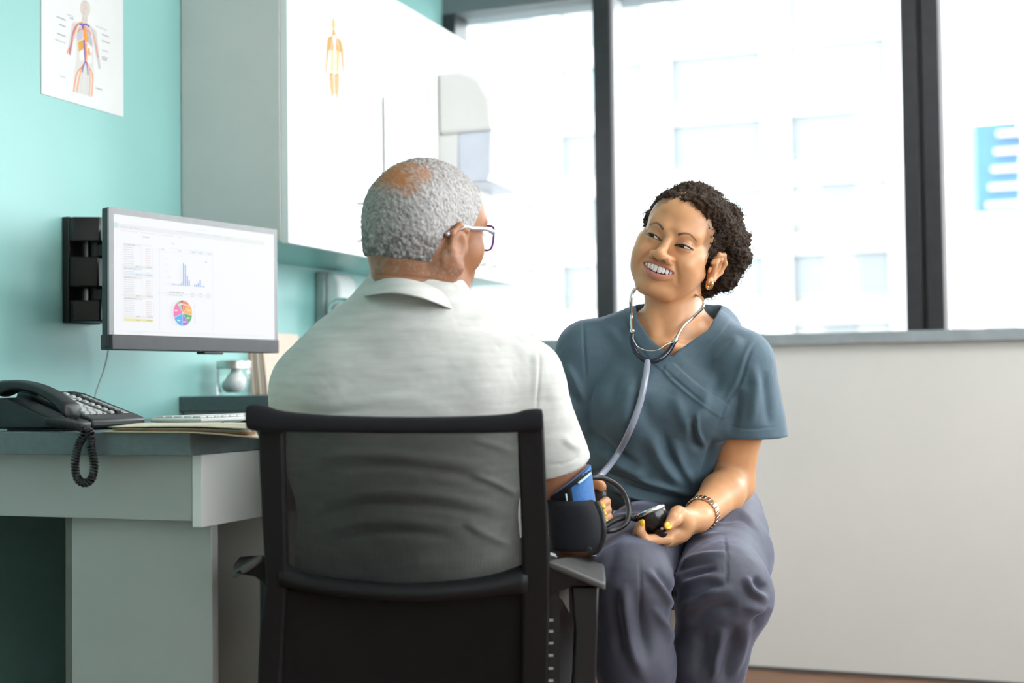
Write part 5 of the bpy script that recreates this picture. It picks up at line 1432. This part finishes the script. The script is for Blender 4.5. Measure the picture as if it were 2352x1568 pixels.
skin = np.array((.66, .335, .165)); lip = np.array((.52, .18, .14)); dark = np.array((.035, .02, .017))
col = np.tile(skin, (len(Vh), 1)); col *= (1+.05*fbm(L, 60, 2))[:, None]
def blend(m, c):
    global col
    m = np.clip(m, 0, 1)[:, None]; col = col*(1-m)+np.asarray(c)*m
front = L[:, 1] > .04
for s in (-1, 1):
    q = [mirror(p_, s) for p_ in ((.0160, .0885, .0175), (.024, .087, .0225), (.034, .080, .0240), (.047, .066, .0165))]
    q = [(p_.x, p_.y, p_.z) for p_ in crv(q, 4)]
    d, t = pl3(L*np.array((1, 0, 1)), [(a_, 0, c_) for a_, b_, c_ in q]); w_ = .0017*(1-t)**.6+.0006
    blend(np.clip((w_-d)/.0010+.5, 0, 1)*(.85-.15*t)*front, (.045, .020, .013))
    e = EYE[(s+1)//2]
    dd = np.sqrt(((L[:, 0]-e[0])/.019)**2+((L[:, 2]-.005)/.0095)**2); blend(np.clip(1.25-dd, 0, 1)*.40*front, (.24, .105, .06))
    u = (L[:, 0]-e[0])/.0155; o = u*s
    zt_ = e[2]-.0012+.0014*o+.0015*(1-u*u)+(.0021*(1-u*u)-.0002)
    ex = np.clip((o-.3)/.7, 0, 1)
    blend(np.clip((.0014+.0007*ex-np.abs(L[:, 2]-zt_-.0008))/.0006+.5, 0, 1)*(np.abs(u) < 1.12)*front*.97, (.012, .008, .008))
    zl_ = e[2]-.0012+.0014*o+.0015*(1-u*u)-(.0021*(1-u*u))
    blend(np.clip((.0009-np.abs(L[:, 2]-zl_+.0006))/.0006+.5, 0, 1)*(np.abs(u) < 1.02)*front*.75, (.03, .015, .012))
    dd = np.linalg.norm((L-np.array((s*.042, .064, -.030)))/np.array((.022, .03, .016)), axis=1); blend(np.clip(1-dd, 0, 1)*.22, (.62, .25, .16))
u = np.clip(L[:, 0]/.0305, -1.05, 1.05); zu, zl = mouth_z(u); edge = np.clip(1-np.abs(L[:, 0])/.0335, 0, 1)**.35
cup = .0055-.0012*np.exp(-(L[:, 0]/.003)**2)
lipm = np.where(L[:, 2] > (zu+zl)/2, np.clip((zu+cup*edge-L[:, 2])/.0008+.5, 0, 1), np.clip((L[:, 2]-zl+.0098*edge)/.0008+.5, 0, 1))*(np.abs(L[:, 0]) < .0325)*(L[:, 1] > .055)
blend(lipm*.9, lip)
inm = (L[:, 1] < ly(L[:, 0])-.0070) & (L[:, 2] < zu+.001) & (L[:, 2] > zl-.001) & (np.abs(L[:, 0]) < .033) & (L[:, 1] > .05)
blend(inm*1., (.10, .02, .018))
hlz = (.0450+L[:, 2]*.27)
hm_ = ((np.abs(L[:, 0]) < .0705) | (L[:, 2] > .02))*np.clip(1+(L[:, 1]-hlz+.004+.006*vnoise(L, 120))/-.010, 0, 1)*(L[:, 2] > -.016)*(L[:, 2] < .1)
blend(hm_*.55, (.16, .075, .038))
nos = np.zeros(len(L))
for s in (-1, 1): nos = np.maximum(nos, np.clip(1.35-np.linalg.norm((L-np.array((s*.0072, .0975, -.0385)))/np.array((.0055, .0075, .004)), axis=1), 0, 1))
blend(nos, (.09, .03, .02))
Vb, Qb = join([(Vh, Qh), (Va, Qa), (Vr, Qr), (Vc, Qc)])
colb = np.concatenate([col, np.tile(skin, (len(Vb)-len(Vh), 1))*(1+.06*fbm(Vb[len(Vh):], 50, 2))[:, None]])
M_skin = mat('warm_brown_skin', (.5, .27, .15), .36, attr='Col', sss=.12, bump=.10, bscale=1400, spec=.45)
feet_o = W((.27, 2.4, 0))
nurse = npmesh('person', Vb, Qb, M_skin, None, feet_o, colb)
tag(nurse, 'smiling person in grey-blue scrubs seated facing the camera with a stethoscope', 'person')
# eyes
M_eye = mat('eye_white', (.34, .315, .30), .25, noise=.03, nscale=300)
M_iris = mat('dark_brown_iris', (.014, .007, .005), .25, noise=.2, nscale=900, spec=.35)
M_teeth = mat('teeth_enamel', (.95, .93, .89), .22, noise=.02, nscale=200)
look = nrm((-.30, .95, -.06))
for e in EYE:
    mb = MB(); mb.ball(W(Hh(*e)), .0128, 24, 18); eo = mb.build('eye', M_eye, nurse, smooth=True)
    c_ = Hh(*(e+look*.0105)); ax = W(RH@look)
    mb = MB(); mb.lathe([(.0001, .0030), (.003, .0027), (.0056, .0015), (.0076, -.0010)], W(c_), 20, axis=ax); mb.build('iris', M_iris, eo, smooth=True)
mb = MB()
for row, zz, hh_, n in ((0, -.0528, .0140, 10), (1, -.0635, .006, 8)):
    for i in range(n):
        w_ = .0086 if row == 0 and i in (n//2-1, n//2) else .0066
        xs = [-.0086/1-.0066*(n/2-1)+0]*0
        k = i-(n-1)/2; x = k*.0066+math.copysign(.001, k)*(abs(k) > .1)
        yy = .0852-(x/.031)**2*.0125-row*.003
        h2 = hh_*(1-.10*(abs(k) > 1)*(row == 0)-.0015*k*k)
        dzc = .0030*(x/.031)**2*4*.35
        Mx = Matrix.Translation(W(Hh(x, yy, zz+dzc+.0))) @ Matrix(WN((RH).T).T.tolist()).to_4x4() @ Matrix.Rotation(-math.atan(2*x/.031**2*.0125), 4, 'Z')
        mb.ball((0, 0, 0), 1, 4, 3) if False else None
        R = []
        for t, sx, sy in ((-1, .70, .55), (-.8, .92, .85), (-.2, 1, 1), (.6, .95, 1), (1, .85, .9)):
            ring = []
            for a in np.linspace(0, 2*PI, 13)[:-1]:
                ring.append(Mx @ Vector((w_*.5*sx*math.copysign(abs(math.cos(a))**.6, math.cos(a)), .0028*sy*math.copysign(abs(math.sin(a))**.7, math.sin(a)), t*h2*.5)))
            R.append(ring)
        mb.rings(R)
mb.build('teeth', M_teeth, nurse, smooth=True)
# earrings
M_gold = mat('gold', (.80, .50, .20), .25, 1., noise=.05)
for s in (1,):
    mb = MB()
    pts = [W(Hh(s*(.0800+.004*math.sin(a)), .0-.004+.006*math.cos(a)*.2, -.050+.0066*math.cos(a))) for a in np.linspace(0, 2*PI, 17)[:-1]]
    mb.tube(pts, .0034, 10, closed=True); mb.build('earring', M_gold, nurse, smooth=True)
# hair
hr = Field()
E2 = lambda c, r, k=.02, R=None: E_(c, r, k, 1, R, hr)
E2((0.003, -.022, .036), (.0740, .0925, .0865), 0)
hairline = [(0, .05), ]
for s in (-1, 1):
    P = [(.004, .056, .078), (.034, .044, .080), (.057, .018, .070), (.070, -.022, .052), (.078, -.062, .034), (.070, -.098, .012)]
    if s < 0: P = [(a_*.86, b_, c_-.004*(k_ < 4)) for k_, (a_, b_, c_) in enumerate(P)]
    for i in range(5): hr.cap(Hh(*mirror(P[i], s)), Hh(*mirror(P[i+1], s)), .0085+.0075*(s > 0)+.0024*i, .0105+.0080*(s > 0)+.0024*i, .012)
E2((0, -.088, .000), (.088, .058, .066), .03)
for c, r in (((.078, -.075, .045), .030), ((.092, -.085, .012), .028), ((.082, -.085, -.025), .030), ((.050, -.095, -.048), .030), ((.055, -.055, .076), .030), ((0, -.1, -.045), .032), ((-.05, -.09, -.04), .03), ((-.07, -.08, .03), .03)): E2(c, (r, r, r), .012)
def hairfront(p):
    q = toH(p); z = q[..., 2]; x = np.abs(q[..., 0])
    yh = np.where(z > -.014, .0450+z*.27, -.026)
    w_ = np.where(z > -.012, yh, yh)
    return ((w_-q[..., 1])*.85).astype(F4)
hr.fn(hairfront, .008)
Vx, Qx = hr.mesh(CH-.2, CH+.2, .0022)
Nx = vnormals(Vx, Qx); L2 = toH(Vx)
dsp = .0042*fbm(L2, 130, 2)+.0028*np.abs(fbm(L2, 300, 2))-.001
sw_ = np.sin(L2@np.array((90, 160, 210))*3+6*vnoise(L2, 60)); dsp += .0012*sw_
part = pl3(L2, [(-.012, .07, .085), (.000, .03, .112), (.004, -.03, .125)])[0]; dsp -= .0025*np.exp(-(part/.006)**2)
Vx = Vx+Nx*dsp[:, None]
hc = np.tile(np.array((.036, .020, .012)), (len(Vx), 1))*(1+.5*np.clip(fbm(L2, 220, 2), -1, 1))[:, None]
hc += np.array((.05, .03, .02))*np.clip(vnoise(L2, 500), 0, 1)[:, None]*.6
edge_ = np.clip(1-(hairfront(Vx.astype(F4))/.85)/.010, 0, 1)*(L2[:, 1] > -.02); hc = hc*(1-.35*edge_[:, None])+np.array((.16, .08, .045))*.35*edge_[:, None]
M_hair = mat('dark_curly_hair', (.03, .02, .014), .6, attr='Col', bump=.9, bscale=900, spec=.2)
hair = npmesh('hair', Vx, Qx, M_hair, nurse, None, np.clip(hc, 0, 1))
mb = MB(); r_ = np.random.default_rng(3)
sel = r_.choice(len(Vx), 1500, False)
for i in sel:
    if L2[i, 1] > hairfront(Vx[i:i+1].astype(F4))[0]*0+.05 and L2[i, 2] < .06: continue
    n_ = Nx[i]; t_ = nrm(np.cross(n_, r_.normal(size=3))); b_ = np.cross(n_, t_); R0 = r_.uniform(.0018, .0042); ph = r_.uniform(0, 6)
    pts = [W(Vx[i]+n_*(.0028*math.sin(k*.52)+.0004*k)+t_*(R0*math.cos(ph+k*.8))+b_*(R0*math.sin(ph+k*.8)*.8+.0004*k)-t_*R0*math.cos(ph)-b_*R0*.8*math.sin(ph)) for k in range(7)]
    mb.tube(pts, .00042, 3, cap=False)
o = mb.build('curls', mat('hair_strand', (.05, .032, .022), .55, noise=.3), hair, smooth=True); o['kind'] = 'stuff'
# clothes
M_top = mat('slate_blue_scrub_cotton', (.066, .116, .152), .65, noise=.07, nscale=700, bump=.25, bscale=1500, sheen=.5)
M_trs = mat('grey_violet_scrub_cotton', (.058, .060, .088), .6, noise=.06, nscale=700, bump=.25, bscale=1500, sheen=.55)

for m_ in (M_top, M_trs): m_.node_tree.nodes['Principled BSDF'].inputs['Sheen Roughness'].default_value = .35; m_.node_tree.nodes['Principled BSDF'].inputs['Sheen Tint'].default_value = (.62, .68, .95, 1)
TF = [  # traced creases of the top: seams, neckband, wrap, drape
 ([(1338, 716), (1340, 760), (1343, 821), (1346, 880)], 3, -.0022), ([(1744, 775), (1721, 813), (1698, 882), (1663, 936), (1640, 1000)], 3.5, -.0035),
 ([(1736, 772), (1712, 812), (1688, 880), (1655, 932)], 6, .0022),
 ([(1661, 712), (1640, 756), (1552, 838), (1540, 842), (1508, 812), (1464, 750), (1449, 680)], 19, .0016, 'band'),
 ([(1541, 852), (1594, 898), (1660, 944)], 17, .0018, 'band'), ([(1514, 836), (1541, 862), (1594, 908), (1650, 954)], 3, -.002),
 ([(1492, 985), (1520, 1060), (1575, 1123)], 16, .009), ([(1547, 1005), (1563, 1068), (1598, 1119)], 12, .007), ([(1518, 985), (1542, 1050), (1590, 1125)], 12, -.006),
 ([(1380, 1035), (1440, 1075), (1490, 1100)], 12, .007), ([(1350, 985), (1410, 1040), (1470, 1080)], 14, -.007), ([(1360, 1075), (1420, 1098), (1490, 1118)], 9, -.007),
 ([(1600, 940), (1603, 990), (1622, 1028)], 5, .005), ([(1590, 950), (1594, 1000), (1610, 1040)], 9, -.007), ([(1640, 1000), (1625, 1060), (1605, 1110)], 10, -.006),
 ([(1470, 900), (1490, 960), (1530, 1000)], 24, -.006), ([(1420, 850), (1400, 920), (1385, 1000)], 22, -.005), ([(1450, 860), (1440, 930), (1432, 1010)], 18, .005),
 ([(1640, 890), (1615, 940), (1560, 985)], 16, .006), ([(1660, 850), (1640, 900), (1620, 960)], 12, -.004), ([(1545, 900), (1570, 960), (1590, 1010)], 16, .005),
 ([(1400, 1105), (1480, 1130), (1580, 1150)], 7, -.006), ([(1400, 1120), (1470, 1142), (1560, 1158)], 6, .005), ([(1440, 1095), (1530, 1118), (1600, 1140)], 7, .005),
 ([(1730, 830), (1735, 900), (1722, 985)], 12, .006), ([(1757, 850), (1762, 920), (1765, 985)], 10, -.005), ([(1700, 890), (1690, 940), (1680, 1000)], 12, -.006), ([(1660, 975), (1720, 985), (1795, 978)], 2.2, -.0018),
 ([(1700, 770), (1680, 800), (1620, 850)], 14, .004), ([(1380, 745), (1420, 780), (1450, 840)], 14, .004), ([(1290, 860), (1310, 900), (1330, 940)], 9, -.005), ([(1300, 830), (1320, 870), (1345, 930)], 8, .005)]
Vt, Qt = top.mesh((-.02, 2.2, .6), (.62, 2.85, 1.15), .0024)
Vt = relax(Vt, Qt, 2); Nt = vnormals(Vt, Qt)
Vt = folds(Vt, Nt, [(q[0], q[1], q[2]*(1.45 if q[1] > 4 and len(q) < 4 else 1), *q[3:]) for q in TF]); Vt = Vt+Nt*(.0016*fbm(Vt, 14, 2)+.0005*fbm(Vt, 60, 2))[:, None]
scrub_top = npmesh('scrub_top', Vt, Qt, M_top, nurse)
PF = [ # trousers
 ([(1435, 1335), (1437, 1403), (1456, 1502), (1488, 1575)], 14, .009), ([(1410, 1350), (1415, 1420), (1430, 1520)], 14, -.006), ([(1466, 1350), (1470, 1430), (1490, 1520)], 16, -.006),
 ([(1464, 1250), (1472, 1344), (1472, 1423), (1480, 1500)], 2.2, -.002), ([(1661, 1215), (1669, 1285), (1667, 1364)], 2.2, -.002),
 ([(1478, 1300), (1520, 1352), (1545, 1400)], 9, .007), ([(1500, 1300), (1535, 1345), (1555, 1380)], 9, -.006), ([(1500, 1390), (1530, 1440), (1545, 1480)], 10, .006),
 ([(1540, 1298), (1610, 1276), (1690, 1274)], 6, .0042), ([(1548, 1312), (1600, 1296), (1650, 1290)], 7, -.004), ([(1538, 1262), (1590, 1240), (1680, 1222)], 4, .0025),
 ([(1560, 1345), (1614, 1328), (1668, 1322)], 8, .006), ([(1566, 1330), (1612, 1312), (1650, 1306)], 8, -.007), ([(1560, 1238), (1630, 1208), (1700, 1200)], 4, .002),
 ([(1559, 1410), (1614, 1365), (1690, 1350)], 12, .009), ([(1580, 1385), (1625, 1350), (1668, 1345)], 9, -.008), ([(1575, 1440), (1640, 1400), (1700, 1395)], 16, -.007),
 ([(1665, 1440), (1646, 1502), (1636, 1575)], 10, .009), ([(1690, 1430), (1675, 1500), (1660, 1575)], 14, -.008), ([(1620, 1430), (1612, 1500), (1600, 1570)], 16, -.005), ([(1720, 1420), (1705, 1490), (1680, 1560)], 10, .006),
 ([(1712, 1320), (1724, 1355), (1768, 1380)], 9, .010), ([(1730, 1322), (1745, 1345), (1765, 1352)], 8, -.010), ([(1700, 1390), (1740, 1400), (1765, 1410)], 12, .006), ([(1722, 1450), (1745, 1420), (1765, 1395)], 8, -.009),
 ([(1400, 1180), (1470, 1168), (1540, 1190)], 8, -.005), ([(1395, 1195), (1460, 1185), (1520, 1205)], 8, .005), ([(1620, 1180), (1690, 1172), (1740, 1200)], 10, .004), ([(1640, 1210), (1700, 1190), (1750, 1230)], 6, -.003),
 ([(1420, 1230), (1400, 1290), (1392, 1340)], 16, -.005), ([(1500, 1180), (1540, 1165), (1600, 1170)], 6, -.006)]
Vp, Qp = trs.mesh((-.0, 2.0, .02), (.62, 2.85, .85), .0032)
Vp = relax(Vp, Qp, 2); Np = vnormals(Vp, Qp)
Vp = folds(Vp, Np, [(q[0], q[1], q[2]*1.2) for q in PF]); Vp = Vp+Np*(.0022*fbm(Vp, 11, 2)+.0007*fbm(Vp, 50, 2))[:, None]
npmesh('scrub_trousers', Vp, Qp, M_trs, nurse)
def front(V, px, py, rad=5):
    uv = pix(V); m = np.hypot(uv[:, 0]-px, uv[:, 1]-py) < rad
    return float(V[m][:, 1].min()) if m.any() else None
ALLN = np.concatenate([Vb, Vt, Vp])
def on_nurse(px, py, off=.004, V=None):
    d = front(ALLN if V is None else V, px, py)
    return W(at(px, py, (d if d else 2.5)-off))
# pocket edge and badge clip at the hip
rows = []
for (x, y, w_) in ((1698, 1128, 10), (1708, 1156, 16), (1728, 1180, 18), (1746, 1210, 16), (1760, 1245, 14), (1768, 1262, 4)):
    a, b = A3(x-w_, y+8, 2.60), A3(x+w_*.35, y-2, 2.62); rows.append([W(a), W(b), W(b+[.001, .006, 0]), W(a+[.001, .006, 0])])
MB().rings(rows).build('pocket_edge', mat('pale_lit_pocket_cloth', (.42, .50, .56), .7, noise=.08, nscale=200), nurse, smooth=True)  # lit side of the trouser pocket, its brightness put into the pale colour
mb = MB(); a = A3(1701, 1146, 2.595)
mb.rings([[W(a+np.array((x, y, z))) for x, z in ((-.006, -.016), (.006, -.014), (.004, .014), (-.004, .016))] for y in (0, .004)]); mb.build('badge_clip', M_white, nurse, bevel=.001)
# nails
M_nail = mat('yellow_nail_varnish', (.85, .48, .015), .2, noise=.03, coat=.5)
def nail(p, ax, nr, w_=.0062, l_=.0082):
    ax = nrm(ax); nr = nrm(np.asarray(nr)-ax*(np.asarray(nr)@ax)); sd = np.cross(ax, nr)
    mb = MB(); M_ = Matrix([[*[float(q) for q in r]] for r in np.stack([WN(sd), WN(ax), WN(nr)], 1)])
    mb.ball(W(p), (w_, l_, .0026), 14, 10, M_); mb.build('nail', M_nail, nurse, smooth=True)
nail(TH[3]+nrm(TH[3]-TH[2])*.002+np.array((0, -.006, .002)), TH[3]-TH[2], (.1, -1, .35), .0068, .0085)
for (P, r), nr in zip(FNG, ((.5, -.8, .1),)*4):
    Q = [zp(*q) for q in P]; nail(Q[3]+np.array((.001, -.0055, .002)), Q[3]-Q[2], (-.2, -1, .1), .0045, .0065)
for i, P in enumerate(RF[1:]): nail(P[3]+np.array((.003, -.006, -.001)), (.35, -.1, -.6), (.2, -1, .3), .0058, .0068)

# ------------------------------------------------------------------ stool under the nurse
stl = thing('round_stool', 'black round stool carrying the nurse, mostly hidden under grey trousers', 'stool', W((.305, 2.62, 0)))
c = W((.305, 2.62, 0)); M_vinyl = mat('black_vinyl', (.014, .014, .016), .45, noise=.1, nscale=60, bump=.15, bscale=300)
MB().lathe([(.11, .498), (.155, .50), (.165, .515), (.165, .54), (.15, .558), (.001, .562)], c, 40).build('seat', M_vinyl, stl, smooth=True)
MB().lathe([(.001, .497), (.05, .497), (.05, .485), (.026, .48), (.026, .10), (.03, .09)], c, 24).build('column', M_steel, stl, smooth=True)
for k in range(5):
    a = 2*PI*k/5+.5; e = c+Vector((math.cos(a)*.25, math.sin(a)*.25, 0))
    MB().tube([c+Vector((0, 0, .10)), e+Vector((0, 0, .062))], [.022, .014], 10).build('leg', M_steel, stl, smooth=True)
    mb = MB(); mb.cyl(e+Vector((-.012, 0, .0255)), e+Vector((.012, 0, .0255)), .025, seg=18); mb.cyl(e+Vector((0, 0, .03)), e+Vector((0, 0, .06)), .008, seg=10); mb.build('castor', M_black, stl)

# ------------------------------------------------------------------ stethoscope
sth = thing('stethoscope', 'stethoscope with silver ear tubes hanging round the neck over the blue top', 'stethoscope', on_nurse(1490, 825, .01))
M_tub = mat('grey_blue_tubing', (.30, .32, .40), .16, noise=.04, nscale=40, coat=.6)
M_navy = mat('navy_yoke', (.008, .014, .035), .2, noise=.05, coat=.4)
def path(pts, n=6): return crv(pts, n)
AL = [at(1488, 664, 2.49), at(1470, 658, 2.462), at(1455, 668, 2.452), at(1449, 690, 2.447)]
pl = [W(q) for q in AL]+[on_nurse(1450, 725, .011), on_nurse(1452, 766, .012)]
MB().tube(path(pl), .0031, 10).build('ear_tube', M_chrome, sth, smooth=True)
ARr = [at(1592, 676, 2.52), at(1606, 679, 2.485), at(1616, 690, 2.468), at(1613, 707, 2.46)]
pr = [W(q) for q in ARr]+[on_nurse(1592, 728, .012), on_nurse(1566, 753, .012), on_nurse(1549, 786, .012)]
MB().tube(path(pr), .0031, 10).build('ear_tube', M_chrome, sth, smooth=True)
yk = [on_nurse(1452, 766, .012), on_nurse(1452, 785, .012), on_nurse(1462, 810, .012), on_nurse(1486, 829, .012), on_nurse(1514, 825, .012), on_nurse(1536, 806, .013), on_nurse(1549, 784, .012)]
MB().tube(path(yk), [.0046]*3+[.0046]*34, 12).build('yoke', M_navy, sth, smooth=True)
for q in ((1452, 760), (1552, 780)):
    p_ = on_nurse(*q, .012); MB().ball(p_, .0052, 12, 8).build('collar', M_chrome, sth, smooth=True)
sp = [on_nurse(1453, 775, .016), on_nurse(1464, 795, .016), on_nurse(1488, 805, .016), on_nurse(1512, 803, .016), on_nurse(1532, 790, .016), on_nurse(1548, 785, .016)]
MB().tube(path(sp), .0012, 8).build('spring', M_chrome, sth, smooth=True)
tb = [on_nurse(1488, 829, .012), on_nurse(1482, 870, .011), on_nurse(1470, 925, .010), on_nurse(1448, 985, .010), on_nurse(1420, 1040, .010), W(at(1392, 1078, 2.42)), W(at(1360, 1112, 2.39)), W(at(1345, 1130, 2.40))]
MB().tube(path(tb, 8), .0062, 14).build('tubing', M_tub, sth, smooth=True)

# ------------------------------------------------------------------ wristwatch
wt = thing('wristwatch', 'gold and steel bracelet watch on the wrist resting in the lap', 'watch', W(LWr))
wc = LWr*.86+LE*.14; wa = nrm(LE-LWr); wu = nrm(np.cross(wa, (0, -1, .3))); wv = np.cross(wa, wu)
M_gs = mat('gold_steel_link', (.72, .55, .42), .25, 1., noise=.1, nscale=300)
rx, n_ = .0290, 24
aa = np.linspace(0, 2*PI, 73)
uvw = pix(np.array([wc+(wu*math.cos(q)+wv*math.sin(q))*rx for q in aa])); AC = float(aa[np.argmin(np.hypot(uvw[:, 0]-1606, uvw[:, 1]-1216)+[400*float((wu*math.cos(q)+wv*math.sin(q))[1] > .3) for q in aa])])
for k in range(n_):
    a = 2*PI*k/n_; nn = wu*math.cos(a)+wv*math.sin(a); tt = -wu*math.sin(a)+wv*math.cos(a)
    if abs((a-AC+PI) % (2*PI)-PI) < .42: continue
    M_ = Matrix([[*[float(q) for q in r], 0] for r in np.stack([WN(tt), WN(wa), WN(nn)], 1)]+[[0, 0, 0, 1]])
    M_.translation = W(wc+nn*rx)
    MB().box(-.0031, .0031, -.0070, .0070, -.0014, .0016, M_).build('link', M_gs, wt, bevel=.0006, bseg=1)
a = AC; nn = wu*math.cos(a)+wv*math.sin(a)
MB().lathe([(.012, -.002), (.0135, .0), (.0135, .005), (.0115, .007), (.001, .007)], W(wc+nn*(rx-.001)), 28, axis=WN(nn)).build('case', M_gs, wt, smooth=False, bevel=.0005)
# ------------------------------------------------------------------ pressure gauge, hose, bulb
gc = A3(1240+1345/5.113, 1080+610/5.113, 2.278)
ga = nrm((-.38, .12, .95)); g_ = lambda h_: W(gc+ga*h_)
gg = thing('pressure_gauge', 'round black pressure gauge with silver rim held above the lap', 'gauge', g_(0))
gx = W(ga*1.)
MB().lathe([(.0001, -.022), (.009, -.021), (.012, -.014), (.022, -.008), (.0265, .0), (.027, .016), (.0268, .0175)], W(gc), 40, axis=gx).build('case', M_gloss, gg, smooth=True)
MB().lathe([(.0272, .0172), (.0278, .0185), (.0278, .0225), (.0262, .0245), (.0245, .0242), (.0245, .022)], W(gc), 40, axis=gx).build('rim', M_chrome, gg, smooth=True)
MB().lathe([(.0001, .0222), (.0246, .0222)], W(gc), 40, axis=gx).build('dial', M_white, gg)
mb = MB(); mb.ball(W(gc+np.array((.010, -.026, -.008))), (.003, .0015, .0022), 10, 6); mb.build('badge_plate', M_white, gg, smooth=True)
mb = MB(); mb.ball(W(gc+np.array((.008, -.019, -.016))), (.012, .007, .0085), 18, 10); mb.build('release_valve', mat('dark_brown_metal', (.06, .03, .025), .25, .6, noise=.1), gg, smooth=True)
hz = lambda x, y, d: W(zp(x, y, d))
h1 = [hz(1200, 590, 2.33), hz(1130, 570, 2.33), hz(1050, 555, 2.33), hz(960, 560, 2.33), hz(860, 595, 2.325), hz(770, 655, 2.32), hz(740, 690, 2.31), hz(800, 712, 2.30), hz(900, 690, 2.305), hz(1000, 630, 2.31), hz(1045, 540, 2.32), hz(1040, 400, 2.34), hz(985, 260, 2.36), hz(890, 160, 2.37), hz(760, 95, 2.37), hz(640, 80, 2.365), hz(560, 90, 2.35)]
o = MB().tube(crv(h1, 8), .0048, 12).build('rubber_hose', mat('black_rubber', (.02, .02, .022), .35, noise=.08, nscale=100), smooth=True)
tag(o, 'black rubber hose looping from the gauge to the blue arm cuff', 'hose')
h2 = [hz(670, 380, 2.20), hz(715, 480, 2.185), hz(745, 600, 2.18), hz(750, 740, 2.18), hz(725, 860, 2.185), hz(670, 950, 2.19), hz(610, 965, 2.2), hz(575, 925, 2.21)]
o = MB().tube(crv(h2, 8), .0045, 12).build('rubber_hose', MATS['black_rubber'], smooth=True)
tag(o, 'black rubber hose running down the outer edge of the navy cuff', 'hose')
bl = MB(); bl.ball(W(at(1376, 1138, 2.372)), (.015, .012, .018), 20, 14)
o = bl.build('inflation_bulb', MATS['black_rubber'], smooth=True); tag(o, 'black rubber inflation bulb squeezed in the hand beside the blue cuff', 'bulb')
